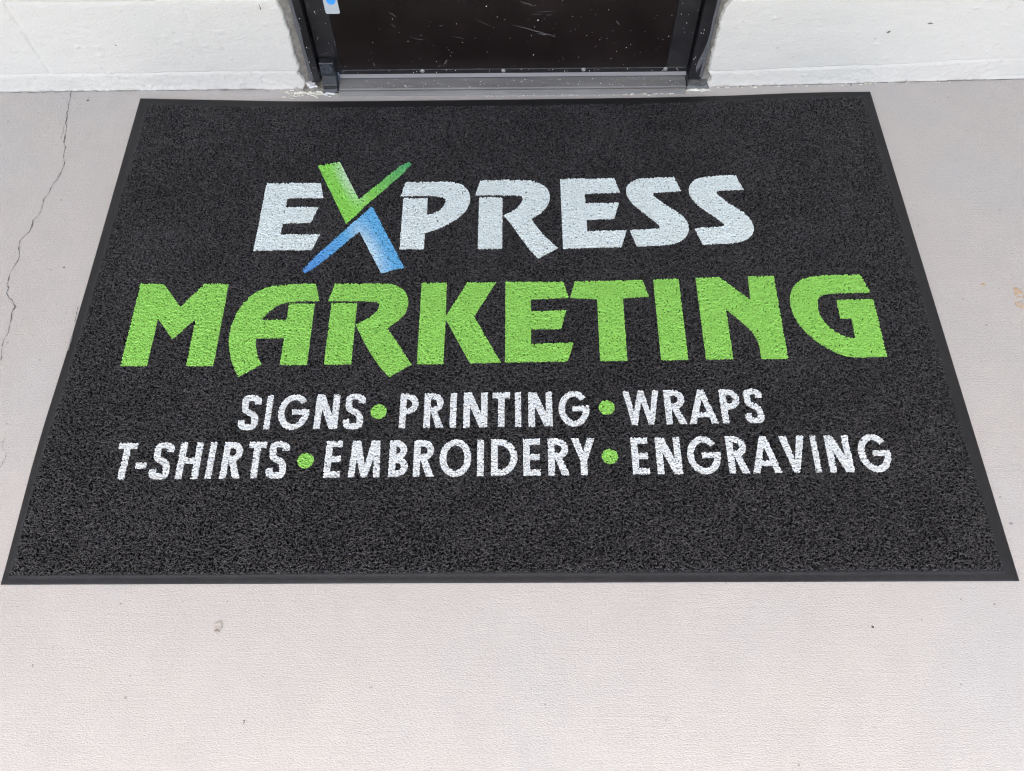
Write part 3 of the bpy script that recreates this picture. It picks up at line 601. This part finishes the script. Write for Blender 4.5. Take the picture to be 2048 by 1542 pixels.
v, f = merge(parts); tag(mesh('paint_specks', v, f, M_white, frame), kind='stuff')

# label sticker low on the door: rounded rectangle with a blue disc
def rrect(x0, x1, z0, z1, rad, y, th):
    P = []
    for cx_, cz_, a0 in ((x1-rad, z0+rad, -90), (x1-rad, z1-rad, 0), (x0+rad, z1-rad, 90), (x0+rad, z0+rad, 180)):
        for k in range(6): a = math.radians(a0+90*k/5); P.append((cx_+rad*math.cos(a), cz_+rad*math.sin(a)))
    n = len(P); V = [(x, y-th, z) for x, z in P]+[(x, y, z) for x, z in P]
    return V, [tuple(range(n))]+[(i, i+n, (i+1) % n+n, (i+1) % n) for i in range(n)]
st = ms['stick']
v, f = rrect(-0.4165, -0.3835, 0.2012, 0.284, 0.004, YD-0.0023, 0.0009)
lab = tag(mesh('label', v, f, M_stick, door), 'pale grey rounded label with a blue disc')
V = [(-0.3985+0.0115*math.cos(2*math.pi*k/32), YD-0.0036, 0.2405+0.0150*math.sin(2*math.pi*k/32)) for k in range(32)]
mesh('blue_disc', V, [tuple(range(32))], M_blue, lab)
# bottom pivot
hx0, hx1 = -0.4595, -0.4225
prof = [(YD-0.001,0.018),(YD-0.001,0.078),(1.263,0.078),(1.2605,0.0755),(1.2600,0.040),(1.2520,0.018),(1.2440,0.0125),(1.2400,0.0065),(1.2400,0.002),(1.262,0.002)]
piv = extrude_x('bottom_pivot', prof, hx0+0.001, hx1, M_hinge, door, bevel=0.0028)
V = []; F = []
import bmesh
bm = bmesh.new()
prof2 = [(0.0150,0.0),(0.0146,0.0016),(0.0075,0.0018),(0.0070,0.0010),(0.0056,0.0010),(0.0052,0.0022),(0.0026,0.0026),(0.0022,0.0012)]
rings = [[bm.verts.new((-0.4415+a*math.cos(2*math.pi*q/28), 1.2600-h_, 0.0615+a*math.sin(2*math.pi*q/28))) for q in range(28)] for a, h_ in prof2]
for a, b_ in zip(rings[:-1], rings[1:]):
    for q in range(28): bm.faces.new((a[q], a[(q+1) % 28], b_[(q+1) % 28], b_[q]))
bm.faces.new(rings[-1]); bmesh.ops.recalc_face_normals(bm, faces=bm.faces)
me = bpy.data.meshes.new('pivot_cap'); bm.to_mesh(me); bm.free()
mesh_o = link('pivot_cap', me, simple('worn_pivot_cap', (0.045,0.05,0.058), 0.4, var=0.4, vscale=120), piv)
# white paint splashes on the frame foot and pivot foot
def splash(cx_, cy_, z0, rx, ry, seed, label, parent):
    rr = np.random.default_rng(seed); parts = []
    for k in range(9):
        parts.append(blob('x', cx_+rr.normal(0, rx*0.55), cy_+rr.normal(0, ry*0.5), rx*rr.uniform(0.3, 0.7), ry*rr.uniform(0.3, 0.75), 0.0012+0.0003*k*0.3, None, None, int(rr.integers(1e6)), z0=z0, n=14, rough=0.4))
    v, f = merge(parts); return tag(mesh('paint_splash', v, f, M_white, parent, smooth=True), label)
splash(-0.487, 1.262, 0.0105, 0.014, 0.010, 4, 'white paint splash at the foot of the left jamb', frame)
splash(-0.446, 1.2375, 0.0045, 0.009, 0.006, 9, 'white paint splash in front of the pivot', frame)

# ------------------------------------------------------------------ porch canopy over the entrance (shades the mat)
can = empty('porch_canopy', (0, -0.5, ZTOP))
tag(can, 'flat painted porch canopy over the entrance, shading the mat', 'canopy')
box('roof_slab', (-6.4, 6.4, -1.95, 1.6, ZTOP+0.002, ZTOP+0.16), M_soffit, can)
box('fascia', (-6.4, 6.4, -1.95-0.03, -1.95-0.002, ZTOP-0.06, ZTOP+0.18), M_bronze, can)

# ------------------------------------------------------------------ floor mat
mat_root = empty('entrance_mat', (0, 0.6, 0))
tag(mat_root, 'large black coil entrance mat printed with green and white lettering', 'doormat')
O = {k: np.array(v)/1000 for k, v in DATA['O'].items()}; I = {k: np.array(v)/1000 for k, v in DATA['I'].items()}
TE = np.array(DATA['topedge'])/1000; LE = np.array(DATA['leftedge'])/1000
ts = (TE[:,0]-TE[0,0])/(TE[-1,0]-TE[0,0]); tdev = TE[:,1]-(TE[0,1]+(TE[-1,1]-TE[0,1])*ts)
# smooth the measured waviness of the far edge
sf = np.linspace(0, 1, 201); td = np.interp(sf, ts, tdev); ker = np.hanning(31); ker /= ker.sum()
tdp = np.concatenate([-td[15:0:-1]*1.0, td, -td[-2:-17:-1]*1.0]); tds = np.convolve(tdp, ker, 'valid')
def mat_pos(C, s, t):
    """s across 0..1 left to right, t 0..1 near to far"""
    P = ((1-s)*(1-t))[...,None]*C['BL'] + (s*(1-t))[...,None]*C['BR'] + ((1-s)*t)[...,None]*C['TL'] + (s*t)[...,None]*C['TR']
    P[...,1] += np.interp(s, sf, tds)*t**3
    P[...,0] += -0.006*np.exp(-((t-0.22)/0.16)**2)*(1-s)
    return P
# rubber border: frame-shaped mesh, rising slightly from its outer edge
S0 = np.linspace(0, 1, 160); T0 = np.linspace(0, 1, 110)
loop_s = np.concatenate([S0, np.ones(109), S0[::-1][1:], np.zeros(108)])
loop_t = np.concatenate([np.zeros(160), T0[1:], np.ones(159), T0[::-1][1:-1]])
rows_ = []
Po = mat_pos(O, loop_s, loop_t); Pi = mat_pos(I, loop_s, loop_t)
for fr, zz in ((0.0, 0.0004), (0.0, 0.0022), (0.12, 0.0029), (0.55, 0.0036), (0.93, 0.0046), (1.0, 0.0056), (1.5, 0.0050)):
    P = Po+(Pi-Po)*fr
    zc = zz + (vnoise(P[:,0], P[:,1], 0.25, 7)*0.0006+vnoise(P[:,0], P[:,1], 0.06, 8)*0.0002)*(fr > 0)
    rows_.append(np.column_stack([P, zc]))
V = np.concatenate(rows_); n = len(loop_s)
Q = []
for r_ in range(6):
    a = r_*n+np.arange(n); b_ = r_*n+(np.arange(n)+1) % n
    Q.append(np.stack([a, b_, b_+n, a+n], 1))
Q = np.concatenate(Q)
bo = link('rubber_border', np_mesh('rubber_border', V, Q), M_rubber, mat_root)

for k, pts in enumerate(DATA['scuff']):
    tag(strip('edge_scuff', pts, 0.0022, M_scuff2, mat_root, z=0.0047, seed=90+k, jitter=0.0003), 'pale scuff on the rubber border')
# coiled pile: thousands of curled strands rasterised into one height field
W_mm = 1000*np.linalg.norm(I['BR']-I['BL']); H_mm = 1000*np.linalg.norm(I['TL']-I['BL'])
ST = 0.72
NX, NY = int(W_mm/ST), int(H_mm/ST)
H = np.full((NY, NX), 0.0, dtype=np.float32)
# backing with a little relief
jj, ii = np.meshgrid(np.arange(NX), np.arange(NY))
H[:] = 2.6
rg = np.random.default_rng(2024)
RAD = 0.76
def stamp(cxs, cys, czs):
    global H
    for dx in (-1, 0, 1, 2):
        for dy in (-1, 0, 1, 2):
            ix = np.floor(cxs/ST).astype(np.int32)+dx; iy = np.floor(cys/ST).astype(np.int32)+dy
            d2 = (ix*ST-cxs)**2+(iy*ST-cys)**2
            ok = (d2 < RAD*RAD) & (ix >= 0) & (iy >= 0) & (ix < NX) & (iy < NY)
            zz = (czs[ok]+np.sqrt(RAD*RAD-d2[ok])).astype(np.float32)
            flat = iy[ok]*NX+ix[ok]
            np.maximum.at(H.ravel(), flat, zz)
def strands(x, y, rad, span, lvl, til, drop, NS=17, wob=1.2):
    m_ = len(x)
    a0 = rg.uniform(0, 2*math.pi, m_); ta = rg.uniform(0, 2*math.pi, m_); sq = rg.uniform(0.7, 1.0, m_)
    span = span*np.sign(rg.uniform(-1, 1, m_))
    s = np.linspace(0, 1, NS)[:,None]; a = a0+span*s
    px = x+rad*np.cos(a)+(s-0.5)*rg.normal(0, wob, m_)
    py = y+sq*rad*np.sin(a)+(s-0.5)*rg.normal(0, wob, m_)
    pz = lvl - til*(1+np.cos(a-ta))*0.5 - drop*np.abs(2*s-1)**3
    stamp(px.ravel(), py.ravel(), pz.ravel())
# deep, loosely coiled layer
m_ = 85000
strands(rg.uniform(-2, W_mm+2, m_), rg.uniform(-2, H_mm+2, m_), rg.uniform(2.0, 4.4, m_), rg.uniform(1.6, 4.0, m_), rg.uniform(4.2, 6.2, m_), rg.uniform(0, 1.2, m_), 1.2)
# top layer: loops on a jittered lattice, so that they mesh into a net with open eyes
SP = 4.0
gx, gy = np.meshgrid(np.arange(-2, W_mm+3, SP), np.arange(-2, H_mm+3, SP*0.93)); gx = gx.ravel(); gy = gy.ravel()
m_ = len(gx)
strands(gx+rg.normal(0, 1.1, m_), gy+rg.normal(0, 1.1, m_), rg.uniform(1.5, 2.8, m_), rg.uniform(2.4, 5.2, m_), rg.uniform(7.0, 8.8, m_), rg.uniform(0, 1.4, m_), 1.0)
m_ = 16000
strands(rg.uniform(-2, W_mm+2, m_), rg.uniform(-2, H_mm+2, m_), rg.uniform(4.0, 9.0, m_), rg.uniform(0.7, 1.8, m_), rg.uniform(7.6, 9.0, m_), rg.uniform(0, 1.0, m_), 0.8)
# edge of the pile: strands end, a little ragged
S_, T_ = jj/(NX-1.0), ii/(NY-1.0)
ed = np.minimum.reduce([jj*ST, (NX-1-jj)*ST, ii*ST, (NY-1-ii)*ST])
rag = 1.6*vnoise(jj*ST, ii*ST, 4.0, 91)+1.0*vnoise(jj*ST, ii*ST, 1.8, 92)
k_ = np.clip((ed+rag)/3.0, 0, 1); k_ = np.sqrt(k_)
H = 2.6+(H-2.6)*k_
H += 0.35*vnoise(jj*ST, ii*ST, 70, 95)
P = mat_pos(I, S_, T_)
V = np.concatenate([P.reshape(-1, 2), (H.reshape(-1, 1)/1000.0)], 1).astype(np.float32)
idx = np.arange(NX*NY, dtype=np.int32).reshape(NY, NX)
Qall = np.stack([idx[:-1,:-1], idx[:-1,1:], idx[1:,1:], idx[1:,:-1]], -1)          # (NY-1,NX-1,4)
FX = (P[:-1,:-1,0]+P[1:,1:,0])*500; FY = (P[:-1,:-1,1]+P[1:,1:,1])*500            # face centres, mm
# strands carry their dye with them: jitter the print edge by the strand pattern
FXj = FX+0.45*vnoise(FX, FY, 2.2, 101); FYj = FY+0.45*vnoise(FX, FY, 2.2, 102)
cls = np.zeros(FX.shape, dtype=np.int16)
def window(x0, x1, y0, y1):
    # rows are nearly horizontal: cheap bounding window
    r0 = int(np.clip(np.searchsorted(FY[:, 0], y0-22), 0, FY.shape[0])); r1 = int(np.clip(np.searchsorted(FY[:, 0], y1+32), 0, FY.shape[0]))
    c0_ = int(np.clip(np.searchsorted(FX[0], x0-25), 0, FX.shape[1])); c1_ = int(np.clip(np.searchsorted(FX[0], x1+25), 0, FX.shape[1]))
    return slice(r0, r1), slice(c0_, c1_)
def pip(poly):
    p = np.array(poly); sl = window(p[:,0].min(), p[:,0].max(), p[:,1].min(), p[:,1].max())
    x = FXj[sl]; y = FYj[sl]; ins = np.zeros(x.shape, bool); n = len(p)
    for k in range(n):
        xa, ya = p[k]; xb, yb = p[(k+1) % n]
        if ya == yb: continue
        c = ((ya > y) != (yb > y)) & (x < (xb-xa)*(y-ya)/(yb-ya)+xa); ins ^= c
    return sl, ins
def paint(poly, code):
    sl, ins = pip(poly); cls[sl][ins] = code

def smooth_poly(p, times=1, lim=28):
    """round the traced curves: corner-cut only where the turn is gentle"""
    p = np.array(p, float)
    for _ in range(times):
        out = []; n = len(p)
        for k in range(n):
            a, b_, c = p[k-1], p[k], p[(k+1) % n]
            u = b_-a; w = c-b_; ang = abs(math.degrees(math.atan2(u[0]*w[1]-u[1]*w[0], u @ w)))
            if 2 < ang < 46: out += [b_-u*0.25, b_+w*0.25]
            else: out.append(b_)
        p = np.array(out)
    return p
letters_out = []          # (code, material key, label)
GROUPS = {'white': [('E', [0]), ('P', [1]), ('R', [2, 3]), ('E', [4]), ('S', [5]), ('S', [6])],
          'green': [('M', [0]), ('A', [1]), ('R', [2, 3]), ('K', [4]), ('E', [5]), ('T', [6]), ('I', [7]), ('N', [8]), ('G', [9])]}
code = 10
for key in ('white', 'green'):
    for q_, (ch, ids) in enumerate(GROUPS[key]):
        for k in ids: paint(smooth_poly(DATA['poly'][key][k], 2), code)
        letters_out.append((code, key, 'large %s letter %s in the %s line' % (('pale' if key == 'white' else 'green'), ch, 'top' if key == 'white' else 'second')))
        code += 1
paint(DATA['poly']['xgreen'][0], 3); paint(DATA['poly']['xblue'][0], 4)

# condensed geometric capitals for the two service lines
def thick(path, t, close=False):
    p = np.array(path, float)
    if close: tn = np.roll(p, -1, 0)-np.roll(p, 1, 0)
    else: tn = np.gradient(p, axis=0)
    tn /= np.linalg.norm(tn, axis=1)[:,None]+1e-9; nn = np.stack([-tn[:,1], tn[:,0]], 1)*t/2
    if close:
        a = p+nn; b_ = p-nn; return [np.concatenate([a, a[:1], b_[:1], b_[::-1]])]
    return [np.concatenate([p+nn, (p-nn)[::-1]])]
def arc(cx_, cy_, rx, ry, a0, a1, n=40):
    a = np.radians(np.linspace(a0, a1, n)); return np.stack([cx_+rx*np.cos(a), cy_+ry*np.sin(a)], 1)
def bar(x0, y0, x1, y1): return np.array([(x0,y0),(x1,y0),(x1,y1),(x0,y1)], float)
def bowl(x0, x1, y0, y1, t):
    """D-shaped outline ring from x0 to x1: list of simple polygons"""
    hh = (y1-y0); r_ = min(hh/2, (x1-x0)*0.78); mid = (y0+y1)/2; rc = r_-t/2
    ctr = np.concatenate([[(x0, y1-t/2)], arc(x1-r_, mid, rc, hh/2-t/2, 90, -90), [(x0, y0+t/2)]])
    ctr = np.concatenate([np.linspace(ctr[0], ctr[1], 6)[:-1], ctr[1:-1], np.linspace(ctr[-2], ctr[-1], 6)[1:]])
    return thick(ctr, t)
def catmull(pts, n=10):
    p = np.array(pts, float); p = np.concatenate([[2*p[0]-p[1]], p, [2*p[-1]-p[-2]]]); out = []
    for k in range(1, len(p)-2):
        for s in np.linspace(0, 1, n, endpoint=False):
            out.append(0.5*((2*p[k])+(-p[k-1]+p[k+1])*s+(2*p[k-1]-5*p[k]+4*p[k+1]-p[k+2])*s*s+(-p[k-1]+3*p[k]-3*p[k+1]+p[k+2])*s**3))
    out.append(p[-2]); return np.array(out)
def glyph(ch, w, h, t):
    T = t
    if ch == 'I': return [bar(0, 0, w, h)]
    if ch == '-': return [bar(0, h*0.29, w, h*0.29+T*0.95)]
    if ch == 'T': return [bar(0, h-T, w, h), bar(w/2-T/2, 0, w/2+T/2, h)]
    if ch == 'H': return [bar(0, 0, T, h), bar(w-T, 0, w, h), bar(0, h*0.5-T/2, w, h*0.5+T/2)]
    if ch == 'E': return [bar(0, 0, T, h), bar(0, 0, w, T), bar(0, h-T, w, h), bar(0, h*0.5-T/2, w*0.96, h*0.5+T/2)]
    if ch == 'N': return [bar(0, 0, T, h), bar(w-T, 0, w, h), np.array([(0,h),(T*1.25,h),(w,0),(w-T*1.25,0)])]
    if ch == 'M':
        k = T*0.30
        return [np.array([(0,0),(T*0.98,0),(T*0.98+k,h),(k,h)]), np.array([(w,0),(w-T*0.98,0),(w-T*0.98-k,h),(w-k,h)]),
                np.array([(k,h),(k+T*1.25,h),(w/2+T*0.42,0),(w/2-T*0.42,0)]), np.array([(w-k,h),(w-k-T*1.25,h),(w/2-T*0.42,0),(w/2+T*0.42,0)])]
    if ch == 'V': return [np.array([(0,h),(T*1.1,h),(w/2+T*0.42,0),(w/2-T*0.42,0)]), np.array([(w,h),(w-T*1.1,h),(w/2-T*0.42,0),(w/2+T*0.42,0)])]
    if ch == 'W':
        q = w*0.27
        return [np.array([(0,h),(T*0.95,h),(q+T*0.40,0),(q-T*0.40,0)]), np.array([(w/2-T*0.42,h),(w/2+T*0.42,h),(q+T*0.42,0),(q-T*0.42,0)]),
                np.array([(w/2-T*0.42,h),(w/2+T*0.42,h),(w-q+T*0.42,0),(w-q-T*0.42,0)]), np.array([(w,h),(w-T*0.95,h),(w-q-T*0.40,0),(w-q+T*0.40,0)])]
    if ch == 'A': return [np.array([(0,0),(T*1.05,0),(w/2+T*0.48,h),(w/2-T*0.48,h)]), np.array([(w,0),(w-T*1.05,0),(w/2-T*0.48,h),(w/2+T*0.48,h)]), bar(w*0.2, h*0.19, w*0.8, h*0.19+T*0.85)]
    if ch == 'Y': return [bar(w/2-T/2, 0, w/2+T/2, h*0.46), np.array([(0,h),(T*1.12,h),(w/2+T*0.5,h*0.38),(w/2-T*0.5,h*0.38)]), np.array([(w,h),(w-T*1.12,h),(w/2-T*0.5,h*0.38),(w/2+T*0.5,h*0.38)])]
    if ch == 'P': return [bar(0, 0, T, h)]+bowl(T*0.5, w, h*0.40, h, T)
    if ch == 'R': return [bar(0, 0, T, h)]+bowl(T*0.5, w*0.96, h*0.44, h, T)+[np.array([(T*1.0, h*0.50), (T*1.95, h*0.52), (w,0), (w-T*1.15,0)])]
    if ch == 'B': return [bar(0, 0, T, h)]+bowl(T*0.5, w*0.92, h*0.455, h, T)+bowl(T*0.5, w, 0, h*0.545, T)
    if ch == 'D': return [bar(0, 0, T, h)]+bowl(T*0.5, w, 0, h, T)
    if ch == 'O': return thick(arc(w/2, h/2, (w-T)/2, (h*1.03-T)/2, 0, 354, 60), T, True)
    if ch == 'G':
        c_ = arc(w/2, h/2, (w-T)/2, (h*1.03-T)/2, 40, 352, 56)
        return thick(c_, T)+[bar(w*0.44, h*0.42, w, h*0.42+T*0.95)]
    if ch == 'S':
        r_ = T/2
        c_ = catmull([(w-r_*0.75,h*0.735),(w*0.86,h*0.86),(w*0.54,h*1.012-r_),(w*0.2,h*0.89),(r_*1.05,h*0.73),(w*0.26,h*0.565),(w*0.70,h*0.43),(w-r_,h*0.27),(w*0.78,h*0.10),(w*0.45,-h*0.012+r_),(w*0.16,h*0.11),(r_*0.6,h*0.275)], 8)
        return thick(c_, T)
    return []
LN = DATA['lines']
def cap_base(x, row):
    t_ = LN[0] if row == 1 else LN[2]; b_ = LN[1] if row == 1 else LN[3]
    return np.polyval(t_, x), np.polyval(b_, x)
WORD = {'signs': 'SIGNS', 'printing': 'PRINTING', 'wraps': 'WRAPS', 'tshirts': 'T-SHIRTS', 'embroidery': 'EMBROIDERY', 'engraving': 'ENGRAVING'}
for name, row, letters in DATA['words']:
    for ch, xa, xb in letters:
        w_ = xb-xa
        tp, bs = cap_base((xa+xb)/2, row); h_ = tp-bs
        for g in glyph(ch, w_, h_, 13.0):
            g = np.asarray(g, float); gx = xa+g[:,0]; gy = np.array([cap_base(x_, row)[1] for x_ in gx])+g[:,1]
            paint(np.stack([gx, gy], 1), code)
        letters_out.append((code, 'small', 'small white %s of the word %s' % ('hyphen' if ch == '-' else 'letter '+ch, WORD[name])))
        code += 1
DOT0 = code
for k, (dx, dy, rx, ry) in enumerate(DATA['dots']):
    paint(arc(dx, dy, 16.0, 16.0, 0, 350, 36), DOT0+k)

# where the mat is printed the dye also clogs the eyes of the net
vm = np.zeros(H.shape, bool)
for a_, b_ in ((slice(None,-1), slice(None,-1)), (slice(None,-1), slice(1,None)), (slice(1,None), slice(None,-1)), (slice(1,None), slice(1,None))): vm[a_, b_] |= cls > 0
fill = 4.35 + 1.1*vnoise(jj*ST, ii*ST, 3.4, 111) + 0.6*vnoise(jj*ST, ii*ST, 1.6, 112)
H = np.where(vm & (H < fill), fill, H)
V[:,2] = H.ravel()/1000.0
def submesh(code, name, mat, label=None, colorf=None):
    sel = cls == code
    q = Qall[sel]
    if not len(q): return None
    u, inv = np.unique(q.ravel(), return_inverse=True)
    Vv = V[u]; col = None
    if colorf is not None: col = colorf(Vv)
    o = link(name, np_mesh(name, Vv, inv.reshape(-1, 4), colors=col), mat, mat_root)
    if label: o['label'] = label
    return o
submesh(0, 'coil_pile', M_pile)
for c_, key, lab_ in letters_out:
    submesh(c_, 'printed_letter', {'white': M_ink_white, 'green': M_ink_green, 'small': M_ink_white2}[key], lab_)
def lerp(a, b_, t): return a[None,:]*(1-t[:,None])+b_[None,:]*t[:,None]
def rgba(c): return np.concatenate([np.clip(c, 0, 1), np.ones((len(c), 1))], 1)
px_ = DATA['poly']['xgreen'][0]; pb_ = DATA['poly']['xblue'][0]
def col_green(v):
    # printed blend: green, paling to white along the inner right edge of the broad stroke, deepening to teal at the arm's tip
    x, y = v[:,0]*1000, v[:,1]*1000
    A_, B_ = np.array(px_[1]), np.array(px_[2]); d = (B_-A_)/np.linalg.norm(B_-A_)
    dist = np.abs((x-A_[0])*d[1]-(y-A_[1])*d[0]); al = ((x-A_[0])*d[0]+(y-A_[1])*d[1])/np.linalg.norm(B_-A_)
    g = np.array([0.30,0.74,0.12]); pale = np.array([0.78,0.93,0.84]); teal = np.array([0.10,0.46,0.20])
    t = 0.7*np.clip(1-dist/27, 0, 1)*np.clip(1.25-np.abs(al-0.45)*1.6, 0, 1)
    c = lerp(g, pale, t)
    tip = np.array(px_[5]); dt = np.hypot(x-tip[0], y-tip[1])
    k = np.clip(1-dt/150, 0, 1)
    return rgba(c*(1-k[:,None])+teal[None,:]*k[:,None])
def col_blue(v):
    x, y = v[:,0]*1000, v[:,1]*1000
    A_, B_ = np.array(pb_[3]), np.array(pb_[2]); d = (B_-A_)/np.linalg.norm(B_-A_)
    dist = np.abs((x-A_[0])*d[1]-(y-A_[1])*d[0]); al = ((x-A_[0])*d[0]+(y-A_[1])*d[1])/np.linalg.norm(B_-A_)
    b0 = np.array([0.15,0.49,0.82]); pale = np.array([0.70,0.88,0.94]); deep = np.array([0.11,0.33,0.74])
    t = 0.88*np.clip(1-dist/34, 0, 1)*np.clip(1.2-np.abs(al-0.45)*1.3, 0, 1)
    c = lerp(b0, pale, t)
    tip = np.array(pb_[8]); dt = np.hypot(x-tip[0], y-tip[1]); k = np.clip(1-dt/130, 0, 1)
    return rgba(c*(1-k[:,None])+deep[None,:]*k[:,None])
submesh(3, 'printed_emblem', M_ink_attr, 'green tick-shaped upper half of the crossed emblem', col_green)
submesh(4, 'printed_emblem', M_ink_attr, 'blue lower half of the crossed emblem', col_blue)
for k, w_ in enumerate(('after SIGNS', 'after PRINTING', 'after T-SHIRTS', 'after EMBROIDERY')):
    submesh(DOT0+k, 'printed_dot', M_ink_green, 'round green dot '+w_)
print('pile grid', NX, NY)
